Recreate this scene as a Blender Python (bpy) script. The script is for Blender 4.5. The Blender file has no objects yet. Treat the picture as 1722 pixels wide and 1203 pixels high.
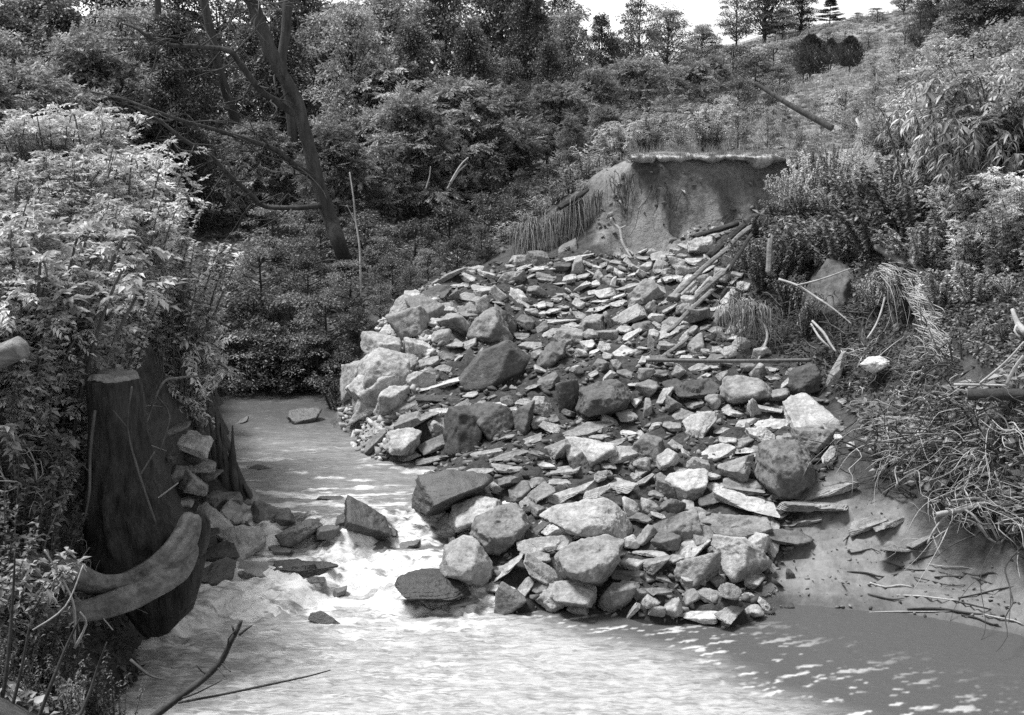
import bpy, math, random
import numpy as np
from mathutils import Vector, Matrix, Euler

SC = bpy.context.scene
COL = SC.collection
rng = np.random.default_rng(11)
random.seed(11)

# ------------------------------------------------------------------ camera, sky, sun, exposure
CAM_H, FPX, PCX, PCY, PITCH = 4.0, 2078.0, 861.0, 601.5, math.radians(10.1)
cam_data = bpy.data.cameras.new("camera")
cam = bpy.data.objects.new("camera", cam_data)
COL.objects.link(cam)
cam.location = (0, 0, CAM_H)
cam.rotation_euler = (math.radians(90) - PITCH, 0, 0)
cam_data.sensor_width = 36.0
cam_data.lens = 36.0 * FPX / 1722.0
cam_data.clip_start = 0.1
cam_data.clip_end = 2000.0
SC.camera = cam

SUN_EL, SUN_AZ = math.radians(66), math.radians(285)     # azimuth: compass angle the light comes from, +Y = 0
world = bpy.data.worlds.new("World")
SC.world = world
world.use_nodes = True
wn = world.node_tree
wn.nodes.clear()
w_out = wn.nodes.new("ShaderNodeOutputWorld")
w_bg = wn.nodes.new("ShaderNodeBackground")
w_bw = wn.nodes.new("ShaderNodeRGBToBW")                  # black-and-white film
w_sky = wn.nodes.new("ShaderNodeTexSky")
w_sky.sky_type = 'NISHITA'
w_sky.sun_disc = False
w_sky.sun_elevation = SUN_EL
w_sky.sun_rotation = SUN_AZ
w_sky.air_density = 1.0
w_sky.dust_density = 1.0
w_sky.ozone_density = 1.0
w_bg.inputs["Strength"].default_value = 0.15
wn.links.new(w_sky.outputs[0], w_bw.inputs[0])
wn.links.new(w_bw.outputs[0], w_bg.inputs[0])
wn.links.new(w_bg.outputs[0], w_out.inputs[0])

sun_data = bpy.data.lights.new("sun", 'SUN')
sun_data.energy = 3.0
sun_data.angle = math.radians(15)
sun_data.color = (1, 1, 1)
sun = bpy.data.objects.new("sun", sun_data)
COL.objects.link(sun)
_d = Vector((math.sin(SUN_AZ) * math.cos(SUN_EL), math.cos(SUN_AZ) * math.cos(SUN_EL), math.sin(SUN_EL)))
sun.rotation_euler = _d.to_track_quat('Z', 'Y').to_euler()

SC.view_settings.view_transform = 'Standard'
SC.view_settings.look = 'None'
SC.view_settings.exposure = 0.95
SC.view_settings.gamma = 1.0
SC.view_settings.use_curve_mapping = False
SC.cycles.use_denoising = False      # keep the fine grain
SC.cycles.sample_clamp_direct = 2.5
SC.cycles.sample_clamp_indirect = 1.5
SC.cycles.max_bounces = 6
SC.cycles.diffuse_bounces = 3
SC.cycles.glossy_bounces = 2
SC.cycles.transmission_bounces = 3
SC.cycles.transparent_max_bounces = 4
SC.cycles.caustics_reflective = False
SC.cycles.caustics_refractive = False

# ------------------------------------------------------------------ picture <-> place
def ray(px, py):
    dx, dy = (px - PCX) / FPX, -(py - PCY) / FPX
    return np.array([dx, math.cos(PITCH) + dy * math.sin(PITCH), -math.sin(PITCH) + dy * math.cos(PITCH)])

def P(px, py, Y):
    d = ray(px, py)
    return np.array([0, 0, CAM_H]) + d * (Y / d[1])

def G(px, py, z):
    d = ray(px, py)
    return np.array([0, 0, CAM_H]) + d * ((z - CAM_H) / d[2])

def pix(p):
    y, z = p[1], p[2] - CAM_H
    dep = y * math.cos(PITCH) - z * math.sin(PITCH)
    up = y * math.sin(PITCH) + z * math.cos(PITCH)
    return PCX + FPX * p[0] / dep, PCY - FPX * up / dep, dep

# ------------------------------------------------------------------ noise
_perm = np.random.default_rng(5).permutation(4096)
_val = np.random.default_rng(6).random(4096) * 2 - 1
def vnoise(p):
    p = np.asarray(p, float)
    i = np.floor(p).astype(np.int64)
    f = p - i
    u = f * f * (3 - 2 * f)
    def h(a, b, c):
        return _val[_perm[(_perm[(_perm[a & 4095] + b) & 4095] + c) & 4095]]
    x, y, z = i[..., 0], i[..., 1], i[..., 2]
    ux, uy, uz = u[..., 0], u[..., 1], u[..., 2]
    def lx(yy, zz):
        return h(x, yy, zz) * (1 - ux) + h(x + 1, yy, zz) * ux
    a = lx(y, z) * (1 - uy) + lx(y + 1, z) * uy
    b = lx(y, z + 1) * (1 - uy) + lx(y + 1, z + 1) * uy
    return a * (1 - uz) + b * uz

def fbm(p, octv=4, gain=0.5, lac=2.03):
    p = np.asarray(p, float)
    s, a, t = 0, 1.0, 0
    for k in range(octv):
        s = s + a * vnoise(p + 17.3 * k)
        t += a
        a *= gain
        p = p * lac
    return s / t

def sstep(a, b, x):
    t = np.clip((x - a) / (b - a), 0, 1)
    return t * t * (3 - 2 * t)

def in_poly(x, y, poly):
    x, y = np.asarray(x, float), np.asarray(y, float)
    ins = np.zeros(x.shape, bool)
    n = len(poly)
    for i in range(n):
        x0, y0 = poly[i][0], poly[i][1]
        x1, y1 = poly[(i + 1) % n][0], poly[(i + 1) % n][1]
        c = ((y0 > y) != (y1 > y)) & (x < (x1 - x0) * (y - y0) / (y1 - y0 + 1e-12) + x0)
        ins ^= c
    return ins

# ------------------------------------------------------------------ mesh helpers
def raw_mesh(name, V, F, mat=None, smooth=True, attrs=None):
    """V (n,3); F (m,3) or (m,4)"""
    V = np.ascontiguousarray(V, np.float32)
    F = np.ascontiguousarray(F, np.int32)
    me = bpy.data.meshes.new(name)
    k = F.shape[1]
    me.vertices.add(len(V))
    me.vertices.foreach_set("co", V.ravel())
    me.loops.add(F.size)
    me.loops.foreach_set("vertex_index", F.ravel())
    me.polygons.add(len(F))
    me.polygons.foreach_set("loop_start", np.arange(0, F.size, k, dtype=np.int32))
    if smooth:
        me.polygons.foreach_set("use_smooth", np.ones(len(F), bool))
    me.update(calc_edges=True)
    for an, av in (attrs or {}).items():
        a = me.attributes.new(an, 'FLOAT', 'POINT')
        a.data.foreach_set("value", np.ascontiguousarray(av, np.float32))
    if mat:
        me.materials.append(mat)
    return me

def link(name, data, parent=None, loc=None):
    o = bpy.data.objects.new(name, data)
    COL.objects.link(o)
    if parent:
        o.parent = parent
    if loc is not None:
        o.location = loc
    return o

PENDING = []          # (object, description) whose label is finished at the end of the script
def tag(o, label=None, cat=None, group=None, kind=None, desc=None):
    if label: o["label"] = label
    if cat: o["category"] = cat
    if group: o["group"] = group
    if kind: o["kind"] = kind
    if desc: PENDING.append((o, desc))
    return o

class MB:
    """collects pieces into one mesh"""
    def __init__(self):
        self.V, self.F, self.n = [], [], 0
    def add(self, V, F):
        F = np.asarray(F)
        if F.shape[1] == 4:
            F = np.concatenate([F[:, [0, 1, 2]], F[:, [0, 2, 3]]])
        self.V.append(np.asarray(V, float))
        self.F.append(F + self.n)
        self.n += len(V)
    def mesh(self, name, mat, smooth=True):
        return raw_mesh(name, np.concatenate(self.V), np.concatenate(self.F), mat, smooth)
    def build(self, name, mat, parent=None, origin=None, smooth=True):
        V = np.concatenate(self.V)
        if origin is not None:
            V = V - np.asarray(origin)
        me = raw_mesh(name, V, np.concatenate(self.F), mat, smooth)
        return link(name, me, parent, None if (origin is None or parent is not None) else origin)

def resample(path, rad, step):
    path = np.asarray(path, float); rad = np.asarray(rad, float)
    n = len(path)
    # catmull-rom
    pts, rs = [], []
    for i in range(n - 1):
        p0, p1, p2, p3 = path[max(i - 1, 0)], path[i], path[i + 1], path[min(i + 2, n - 1)]
        L = np.linalg.norm(p2 - p1)
        m = max(2, int(L / step))
        for t in np.linspace(0, 1, m, endpoint=False):
            pts.append(0.5 * ((2 * p1) + (-p0 + p2) * t + (2 * p0 - 5 * p1 + 4 * p2 - p3) * t * t + (-p0 + 3 * p1 - 3 * p2 + p3) * t ** 3))
            rs.append(rad[i] * (1 - t) + rad[i + 1] * t)
    pts.append(path[-1]); rs.append(rad[-1])
    return np.array(pts), np.array(rs)

def tube(path, rad, seg=10, step=0.08, rough=0.08, flute=0.0, seed=0, cap=True, freq=6.0, stretch=0.3):
    pts, rs = resample(path, rad, step)
    n = len(pts)
    tan = np.gradient(pts, axis=0)
    tan /= np.linalg.norm(tan, axis=1)[:, None] + 1e-12
    ref = np.array([0.31, 0.95, 0.1]) if abs(tan[0][2]) > 0.7 else np.array([0.05, 0.1, 1.0])
    V = np.zeros((n, seg, 3))
    a = np.arange(seg) / seg * 2 * math.pi
    u = np.cross(tan[0], ref); u /= np.linalg.norm(u)
    for i in range(n):
        u = u - tan[i] * np.dot(u, tan[i]); u /= np.linalg.norm(u) + 1e-12
        w = np.cross(tan[i], u)
        rr = rs[i] * (1 + flute * np.sin(5 * a + seed) + 0.5 * flute * np.sin(9 * a + 2.1 * seed))
        V[i] = pts[i] + np.cos(a)[:, None] * u * rr[:, None] + np.sin(a)[:, None] * w * rr[:, None]
    if rough > 0:
        ctr = pts[:, None, :]
        off = V - ctr
        # noise stretched along the length
        s = np.cumsum(np.r_[0, np.linalg.norm(np.diff(pts, axis=0), axis=1)])
        q = np.stack([np.broadcast_to(np.cos(a) * 2.2, (n, seg)), np.broadcast_to(np.sin(a) * 2.2, (n, seg)),
                      np.broadcast_to((s * freq * stretch)[:, None], (n, seg))], -1) + seed * 3.7
        nz = fbm(q * 1.4, 3)
        V = ctr + off * (1 + rough * 1.6 * nz)[..., None]
    V = V.reshape(-1, 3)
    F = []
    for i in range(n - 1):
        for j in range(seg):
            F.append((i * seg + j, i * seg + (j + 1) % seg, (i + 1) * seg + (j + 1) % seg, (i + 1) * seg + j))
    F = np.array(F)
    F = np.concatenate([F[:, [0, 1, 2]], F[:, [0, 2, 3]]])
    if cap:
        c0, c1 = len(V), len(V) + 1
        V = np.concatenate([V, [pts[0], pts[-1]]])
        cf = [(c0, (j + 1) % seg, j) for j in range(seg)] + [(c1, (n - 1) * seg + j, (n - 1) * seg + (j + 1) % seg) for j in range(seg)]
        F = np.concatenate([F, np.array(cf)])
    return V, F

# ------------------------------------------------------------------ materials (black-and-white film: greys only)
def new_mat(name):
    m = bpy.data.materials.new(name)
    m.use_nodes = True
    nt = m.node_tree
    b = nt.nodes["Principled BSDF"]
    return m, nt, b
def N(nt, typ, **kw):
    n = nt.nodes.new(typ)
    for k, v in kw.items():
        setattr(n, k, v)
    return n
def noise_node(nt, scale, detail=6, rough=0.6, coord='Object', vec=None, dist=0.0):
    t = N(nt, "ShaderNodeTexNoise")
    t.inputs["Scale"].default_value = scale
    t.inputs["Detail"].default_value = detail
    t.inputs["Roughness"].default_value = rough
    t.inputs["Distortion"].default_value = dist
    if vec is None:
        tc = N(nt, "ShaderNodeTexCoord")
        vec = tc.outputs[coord]
    nt.links.new(vec, t.inputs["Vector"])
    return t.outputs["Fac"]
def maprange(nt, v, a, b, c, d):
    m = N(nt, "ShaderNodeMapRange")
    m.inputs[1].default_value, m.inputs[2].default_value = a, b
    m.inputs[3].default_value, m.inputs[4].default_value = c, d
    nt.links.new(v, m.inputs[0])
    return m.outputs[0]
def mth(nt, op, a, b=None):
    m = N(nt, "ShaderNodeMath", operation=op)
    for i, v in enumerate((a, b)):
        if v is None: continue
        if isinstance(v, (int, float)): m.inputs[i].default_value = v
        else: nt.links.new(v, m.inputs[i])
    return m.outputs[0]
def grey(nt, v):
    c = N(nt, "ShaderNodeCombineColor")
    for i in range(3):
        nt.links.new(v, c.inputs[i])
    return c.outputs[0]
def bump(nt, b, h, strength=0.5, dist=0.05):
    n = N(nt, "ShaderNodeBump")
    n.inputs["Strength"].default_value = strength
    n.inputs["Distance"].default_value = dist
    nt.links.new(h, n.inputs["Height"])
    nt.links.new(n.outputs[0], b.inputs["Normal"])

def mat_rock():
    m, nt, b = new_mat("fractured_rock")
    oi = N(nt, "ShaderNodeObjectInfo")
    tone = N(nt, "ShaderNodeRGBToBW"); nt.links.new(oi.outputs["Color"], tone.inputs[0])
    n1 = noise_node(nt, 5.0, 8, 0.65)
    n2 = noise_node(nt, 28.0, 6, 0.7)
    n3 = noise_node(nt, 140.0, 3, 0.6)
    v = mth(nt, 'MULTIPLY', tone.outputs[0], maprange(nt, n1, 0.28, 0.72, 0.45, 1.4))
    v = mth(nt, 'MULTIPLY', v, maprange(nt, n2, 0.3, 0.7, 0.6, 1.35))
    v = mth(nt, 'MULTIPLY', v, maprange(nt, n3, 0.3, 0.7, 0.85, 1.15))
    nt.links.new(grey(nt, v), b.inputs["Base Color"])
    b.inputs["Roughness"].default_value = 0.75
    b.inputs["Specular IOR Level"].default_value = 0.35
    h = mth(nt, 'ADD', mth(nt, 'MULTIPLY', n2, 0.7), mth(nt, 'MULTIPLY', n3, 0.25))
    bump(nt, b, h, 0.7, 0.03)
    return m
def mat_wet():
    m, nt, b = new_mat("wet_rock")
    oi = N(nt, "ShaderNodeObjectInfo")
    tone = N(nt, "ShaderNodeRGBToBW"); nt.links.new(oi.outputs["Color"], tone.inputs[0])
    n1 = noise_node(nt, 6.0, 8, 0.65)
    n2 = noise_node(nt, 30.0, 6, 0.7)
    v = mth(nt, 'MULTIPLY', tone.outputs[0], maprange(nt, n1, 0.25, 0.75, 0.5, 1.4))
    nt.links.new(grey(nt, v), b.inputs["Base Color"])
    b.inputs["Roughness"].default_value = 0.45
    bump(nt, b, n2, 0.6, 0.03)
    return m
def mat_simple(name, lo, hi, scale, rough=0.85, bscale=None, bstr=0.5, stretch=None, spec=0.25):
    m, nt, b = new_mat(name)
    vec = None
    if stretch:
        tc = N(nt, "ShaderNodeTexCoord"); mp = N(nt, "ShaderNodeMapping")
        mp.inputs["Scale"].default_value = stretch
        nt.links.new(tc.outputs["Object"], mp.inputs[0]); vec = mp.outputs[0]
    n1 = noise_node(nt, scale, 8, 0.65, vec=vec)
    n2 = noise_node(nt, bscale or scale * 6, 5, 0.65, vec=vec)
    v = maprange(nt, mth(nt, 'ADD', mth(nt, 'MULTIPLY', n1, 0.65), mth(nt, 'MULTIPLY', n2, 0.35)), 0.36, 0.64, lo, hi)
    nt.links.new(grey(nt, v), b.inputs["Base Color"])
    b.inputs["Roughness"].default_value = rough
    b.inputs["Specular IOR Level"].default_value = spec
    bump(nt, b, n2, bstr, 0.02)
    return m
def mat_leaf(name, lo, hi, transl=0.25, rough=0.45, clump=0.6):
    m, nt, b = new_mat(name)
    g = N(nt, "ShaderNodeNewGeometry")
    oi = N(nt, "ShaderNodeObjectInfo")
    v = maprange(nt, g.outputs["Random Per Island"], 0, 1, lo, hi)
    v = mth(nt, 'MULTIPLY', v, maprange(nt, noise_node(nt, clump, 3, 0.6), 0.32, 0.68, 0.5, 1.5))
    v = mth(nt, 'MULTIPLY', v, maprange(nt, oi.outputs["Random"], 0, 1, 0.6, 1.4))
    c = grey(nt, v)
    nt.links.new(c, b.inputs["Base Color"])
    b.inputs["Roughness"].default_value = rough
    b.inputs["Specular IOR Level"].default_value = 0.35
    t = N(nt, "ShaderNodeBsdfTranslucent"); nt.links.new(c, t.inputs[0])
    mx = N(nt, "ShaderNodeMixShader"); mx.inputs[0].default_value = transl
    nt.links.new(b.outputs[0], mx.inputs[1]); nt.links.new(t.outputs[0], mx.inputs[2])
    nt.links.new(mx.outputs[0], nt.nodes["Material Output"].inputs[0])
    return m

M = {}
M['rock'] = mat_rock()
M['wet'] = mat_wet()
M['bark_dark'] = mat_simple("dark_bark", 0.025, 0.10, 3.0, 0.9, 14, 0.9, stretch=(3, 3, 0.6))
M['bark'] = mat_simple("grey_bark", 0.04, 0.17, 3.0, 0.9, 14, 0.8, stretch=(3, 3, 0.6))
M['stump_bark'] = mat_simple("wet_stump_bark", 0.008, 0.07, 5.0, 0.75, 26, 1.0, stretch=(3, 3, 0.35))
M['root'] = mat_simple("smooth_root", 0.05, 0.24, 7.0, 0.75, 30, 0.9)
M['cut'] = mat_simple("sawn_wood", 0.10, 0.34, 8.0, 0.8, 60, 0.4)
M['wood'] = mat_simple("weathered_wood", 0.10, 0.36, 5.0, 0.85, 50, 0.6, stretch=(1, 6, 6))
M['wood_dark'] = mat_simple("wet_wood", 0.02, 0.09, 5.0, 0.8, 50, 0.6, stretch=(1, 6, 6))
M['twig'] = mat_simple("pale_twig", 0.22, 0.5, 9.0, 0.8, 60, 0.3)
M['twig_dark'] = mat_simple("dark_twig", 0.02, 0.07, 9.0, 0.8, 60, 0.3)
M['steel'] = mat_simple("rusted_steel", 0.06, 0.16, 20.0, 0.6, 90, 0.3, spec=0.5)
M['dry'] = mat_leaf("dry_grass", 0.3, 0.65, 0.3, 0.7)
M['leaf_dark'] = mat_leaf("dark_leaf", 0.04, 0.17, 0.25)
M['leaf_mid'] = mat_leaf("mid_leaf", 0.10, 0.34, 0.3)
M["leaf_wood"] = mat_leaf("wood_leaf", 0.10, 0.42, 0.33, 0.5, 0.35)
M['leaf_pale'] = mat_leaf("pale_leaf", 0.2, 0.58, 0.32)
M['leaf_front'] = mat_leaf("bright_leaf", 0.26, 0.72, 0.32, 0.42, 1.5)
M['needle'] = mat_leaf("needle", 0.05, 0.15, 0.2)
M['grass'] = mat_leaf("weedy_grass", 0.16, 0.42, 0.3, 0.6, 0.5)
# ------------------------------------------------------------------ terrain
CP = []
def cz(px, py, z): CP.append(G(px, py, z))
def bed(px, py, z):
    p = G(px, py, 0.0); p[2] = z; CP.append(p)
def cd(px, py, D): CP.append(P(px, py, D))
# pool edge (front and sides of the collapsed pile), creek edges
for a in [(690,1005),(800,1025),(1000,1035),(1150,1050),(1280,1050),(1330,1025),(1450,1035),(1600,1052),(1722,1078),(1900,1100)]: cz(*a, -0.02)
for a in [(270,1070),(215,1120),(170,1203),(140,1300)]: cz(*a, -0.02)
for a in [(700,1060),(900,1080),(1100,1090),(1300,1085),(1500,1090),(1700,1130),(500,1050),(380,1060),(330,1120),(500,1150),(800,1150),(1200,1160),(1500,1180),(1750,1200),(300,1203),(600,1250),(1000,1260),(1500,1260)]: bed(*a, -0.5)
for a in [(760,915,.2),(695,850,.45),(705,775,.48),(605,745,.48),(588,700,.48),(575,670,.48)]: cz(*a)
for a in [(360,655,.45),(374,705,.45),(390,760,.45),(428,840,.45),(440,900,.12),(400,955,.02),(335,990,0)]: cz(*a)
for a in [(430,690),(520,690),(470,740),(560,740),(500,800),(620,800)]: CP.append(np.r_[G(*a, .45)[:2], 0.15])
for a in [(520,860,.15),(620,870,.15),(560,930,-.15),(660,930,-.15),(520,990,-.35),(620,990,-.35)]: bed(*a)
# pile
for a in [(640,545,16.4),(720,480,17.2),(850,450,17.8),(950,432,18),(1050,432,18),(1150,425,17.6),(1240,400,16.8),(610,620,15.2),(680,620,14.9),
          (800,640,14.4),(900,570,15.4),(1000,520,16.2),(1100,520,16),(1200,520,15.6),(1000,700,13.1),(1000,600,14.5),(1200,600,14.2),(1200,750,12.3),(1000,850,11.5),(1200,900,10.9),
          (1350,800,11.7),(1380,700,13),(900,900,10.85),(780,840,11.7),(700,700,13.6),(850,760,12.5),(1300,680,13.1),(1330,900,10.95),(850,960,10.45),(1050,960,10.4),(1220,990,10.3)]: cd(*a)
for a in [(950,1015,.03),(1050,1022,.03),(1150,1032,.03),(1250,1030,.05),(1100,1000,.2),(1230,1000,.22),(880,1005,.1)]: cz(*a)
# scarp lip and foot
for _px in range(1080, 1351, 30):
    for _D in (18.95, 19.5, 20.3, 21.5): CP.append(np.array([(_px - PCX) / FPX * _D * .985, _D, 3.72 if _D > 19 else 3.70]))
    CP.append(np.array([(_px - PCX) / FPX * 18.45, 18.42, 2.55 + .25 * (_px - 1080) / 270]))
    CP.append(np.array([(_px - PCX) / FPX * 18.7, 18.68, 3.25]))
for a in [(1085,420,18.35),(1150,400,18.15),(1220,385,17.9),(1290,370,17.7),(1290,330,18.0)]: cd(*a)
for a in [(1200,252,24),(1010,290,19.9),(930,345,20.2),(860,400,20.2),(1020,330,19.2),(950,385,19.3),(880,430,19),(830,445,18.9)]: cd(*a)
# far bank behind the bend, forest floor
for a in [(360,640,17.2),(460,650,17.2),(540,655,17.0),(450,600,17.6),(540,590,17.4),(450,520,19),(600,520,18.6),(500,450,22),(400,450,22),(300,470,22),(650,470,20),(750,440,21),(800,430,22),(700,380,27),(500,380,27),(300,380,27)]: cd(*a)
for a in [(330,296,60),(100,300,45),(600,290,45),(850,300,40),(-200,300,40),(0,280,80),(900,215,60),(600,240,75),(300,262,90)]: cd(*a)
# left bank
for a in [(330,800,11.8),(300,740,12),(200,550,11),(100,620,10),(0,600,9),(50,900,9.2),(0,1100,7.6),(100,1203,7.0),(225,1100,8.9),(0,400,14),(250,450,14),
          (190,960,9.6),(130,900,9.4),(280,860,10.8),(250,1000,9.7),(-200,800,9),(-300,600,9),(-300,400,15),(-100,1203,5.5)]: cd(*a)
for _D in (12.2, 12.8, 13.5, 14.2, 15.0, 15.8, 16.5):
    CP.append(np.array([(322 - PCX) / FPX * _D * 1.02, _D, 2.05])); CP.append(np.array([(300 - PCX) / FPX * _D * 1.02, _D, 2.2]))
    CP.append(np.array([((350 if _D < 12.9 or _D > 15.5 else 358) - PCX) / FPX * _D * 1.02, _D, .55]))
for a in [(300,570,11.8),(262,590,11.3),(330,720,12.0),(300,700,11.8),(350,790,11.75),(370,830,11.5),(300,830,11.2),(350,880,10.9),(410,880,11.1)]: cd(*a)
# right bank
for a in [(1300,990,.10),(1340,960,.16),(1450,985,.10),(1600,1012,.10),(1500,935,.27),(1400,1000,.07),(1330,930,.25),(1550,1000,.10),(1660,1030,.09),(1420,900,.36),(1740,1040,.1)]: cz(*a)
for a in [(1400,950,10.6),(1550,960,10.6),(1400,830,11.4),(1500,880,11),(1650,985,10.3),(1722,1005,10),(1500,780,11.6),(1650,800,10.8),(1722,850,10.3),(1500,640,12.6),(1650,680,11.2),(1722,650,10.8),(1400,600,13.8),
          (1400,505,14.9),(1300,480,15.6),(1500,480,14),(1620,480,12.8),(1722,450,12),(1300,350,17),(1450,330,16.5),(1600,330,14.5),(1722,330,13),(1450,262,18.5),(1600,255,17.5),(1722,250,16),(1900,450,11.5),(1900,700,10),(1900,300,13)]: cd(*a)
# upland
for a in [(1400,240,26),(1250,222,32),(1000,262,26),(1400,150,45),(1430,122,60),(1300,160,60),(1150,150,70),(1700,50,60),(1440,38,110),(1560,25,110),(1722,0,100),(1250,70,110),(2000,60,50),(2100,-20,120)]: cd(*a)
for x, y, z in [(-120,300,5),(0,320,6),(120,320,30),(-200,100,4),(220,150,22),(-60,180,4.5),(60,200,18),(0,-8,3),(-10,-8,3),(10,-8,3),(0,0,2.2),(-5,0,2.2),(5,0,2.2),(-12,2,2.6),(12,2,2.5),(0,4.2,0.5),(3,4.6,.5),(-2,4.4,.6),(6,5,.5),(9,7,1.0),(-60,30,4),(60,20,8),(-30,12,3.5),(30,12,5)]: CP.append(np.array([x, y, z], float))
CP = np.array(CP)
_dm = np.linalg.norm(CP[:, None, :2] - CP[None, :, :2], axis=2)
_n = len(CP)
_A = np.zeros((_n + 3, _n + 3))
_A[:_n, :_n] = -_dm - np.eye(_n) * 0.01
_A[:_n, _n] = 1; _A[:_n, _n + 1:] = CP[:, :2]
_A[_n:, :_n] = _A[:_n, _n:].T
_w = np.linalg.solve(_A, np.r_[CP[:, 2], 0, 0, 0])

def hgt0(x, y):
    x, y = np.asarray(x, float), np.asarray(y, float)
    sh = x.shape
    x, y = x.ravel(), y.ravel()
    out = np.zeros(len(x))
    for s in range(0, len(x), 20000):
        xx, yy = x[s:s + 20000], y[s:s + 20000]
        d = np.hypot(xx[:, None] - CP[None, :, 0], yy[:, None] - CP[None, :, 1])
        out[s:s + 20000] = -d @ _w[:_n] + _w[_n] + _w[_n + 1] * xx + _w[_n + 2] * yy
    return out.reshape(sh)

MUD = [G(*a)[:2] for a in [(1290,1060,0),(1300,960,.15),(1360,880,.4),(1330,820,.7),(1420,800,.75),(1440,840,.6),(1520,860,.55),(1580,920,.4),(1700,960,.3),(1760,1010,.15),(1760,1110,0),(1600,1075,0),(1450,1060,0)]]
SCARP = [(p[0], p[1]) for p in [P(1060,262,19.1),P(1140,261,18.78),P(1220,260,18.68),P(1300,260,18.78),P(1350,300,18.3),P(1280,400,17.4),P(1180,430,17.4),P(1080,440,17.9),P(1000,430,18.3),P(1000,360,18.9)]]
PILE = [(p[0], p[1]) for p in [G(690,1015,0),G(800,1040,0),G(1000,1045,0),G(1150,1055,0),G(1290,1055,0),P(1330,900,10.9),P(1420,760,12),P(1420,640,13.4),P(1290,600,14.3),P(1260,400,17),P(1150,415,17.8),P(950,425,18.2),P(840,440,18.3),P(700,470,17.6),P(620,540,16.8),P(580,640,15),P(580,740,12.7),P(690,800,11.9)]]
MOUND = [(p[0], p[1]) for p in [P(575,690,13.6),P(575,620,15.2),P(630,545,16.5),P(690,490,17.3),P(760,520,16.6),P(750,600,15.2),P(700,650,14.2),P(660,715,13.2)]]
def soft_in(x, y, poly, w):
    """1 inside the polygon, fading over w metres outside / inside"""
    x, y = np.asarray(x, float), np.asarray(y, float)
    dmin = np.full(x.shape, 1e9)
    n = len(poly)
    for i in range(n):
        ax, ay = poly[i][0], poly[i][1]; bx, by = poly[(i + 1) % n][0], poly[(i + 1) % n][1]
        t = np.clip(((x - ax) * (bx - ax) + (y - ay) * (by - ay)) / ((bx - ax) ** 2 + (by - ay) ** 2 + 1e-12), 0, 1)
        dmin = np.minimum(dmin, np.hypot(x - ax - t * (bx - ax), y - ay - t * (by - ay)))
    s = np.where(in_poly(x, y, poly), dmin, -dmin)
    return sstep(-w, w, s)

def hgt(x, y):
    x, y = np.asarray(x, float), np.asarray(y, float)
    sc = soft_in(x, y, SCARP, 0.15)
    o1 = np.zeros_like(x)
    z = hgt0(x, y + sc * (0.26 * fbm(np.stack([x * 2.4, o1, y * .5], -1), 3) + 0.10 * fbm(np.stack([x * 8, o1, y * 2 + 7], -1), 3)))
    mud = soft_in(x, y, MUD, 0.2)
    p = np.stack([x, y, 0 * x], -1)
    far = sstep(30, 80, y)
    nz = 0.10 * fbm(p * 1.3, 4) + 0.05 * fbm(p * 6.0 + 9, 3) + far * 0.8 * fbm(p * 0.12, 3)
    # mud: smooth, with thin eroded ledges
    ledge_in = z + 0.07 * fbm(p * np.array([2.2, 2.0, 1]) + 4, 5)
    st = 0.06
    q = ledge_in / st
    fr = q - np.floor(q)
    terr = (np.floor(q) + sstep(0.0, 0.07, fr)) * st - ledge_in
    lw = sstep(0.01, 0.07, z)
    pl = soft_in(x, y, PILE, 0.3)
    flat = sstep(3.5, 3.7, z) * sstep(18.6, 18.9, y) * (1 - sstep(22, 26, y)) * sstep(1.5, 2.2, x) * (1 - sstep(4.2, 5.0, x))
    nz = nz * (1 - 0.85 * flat)
    p3 = np.stack([x * 2.2, z * 1.2, y * 0.4], -1)
    nz = nz + sc * (1 - flat) * (0.30 * fbm(p3, 4) + 0.10 * fbm(p * 7 + 3, 3)) + pl * (0.09 * fbm(p * 3.1 + 8, 4) + 0.10 * soft_in(x, y, MOUND, 0.3) * (1 - 2 * np.abs(fbm(p * 3.7 + 19, 4))) + 0.05 * fbm(p * 9 + 2, 2))
    return z + nz * (1 - 0.93 * mud) + mud * lw * terr * 0.95 + mud * 0.01 * fbm(p * 9, 2)

def creek_level(x, y):
    """pool at 0, creek above the rapid at 0.45"""
    x, y = np.asarray(x, float), np.asarray(y, float)
    yy = y - 0.18 * (x + 1.5)
    w1 = 0.16 * np.sin(x * 3.1) + 0.09 * np.sin(x * 7.7 + 1)
    w2 = 0.14 * np.sin(x * 2.3 + 2) + 0.10 * np.sin(x * 6.1 + .5)
    a = 0.55 * sstep(10.95, 11.5, yy + w1) + 0.17 * sstep(10.5, 10.9, yy + w2) + 0.28 * sstep(9.95, 10.35, yy + w2 - w1)
    return 0.45 * a + 0.03 * sstep(11.5, 16, y)

def surf(x, y):
    z = hgt(x, y)
    w = np.where((x < 0.2) | (y < 10.9), creek_level(x, y), -9)
    return np.maximum(z, w - 0.03)

def T(px, py, tmin=4.0, tmax=130.0):
    d = ray(px, py)
    d = d / d[1]
    Y = np.concatenate([np.arange(tmin, 26, 0.05), np.geomspace(26, tmax, 160)])
    pts = np.array([0, 0, CAM_H]) + d[None, :] * Y[:, None]
    h = surf(pts[:, 0], pts[:, 1])
    below = np.nonzero(pts[:, 2] < h)[0]
    k = below[0] if len(below) else len(Y) - 1
    if k > 0 and len(below):
        a = pts[k - 1, 2] - h[k - 1]; b = h[k] - pts[k, 2]
        t = a / (a + b + 1e-9)
        return pts[k - 1] * (1 - t) + pts[k] * t
    return pts[k]

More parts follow.
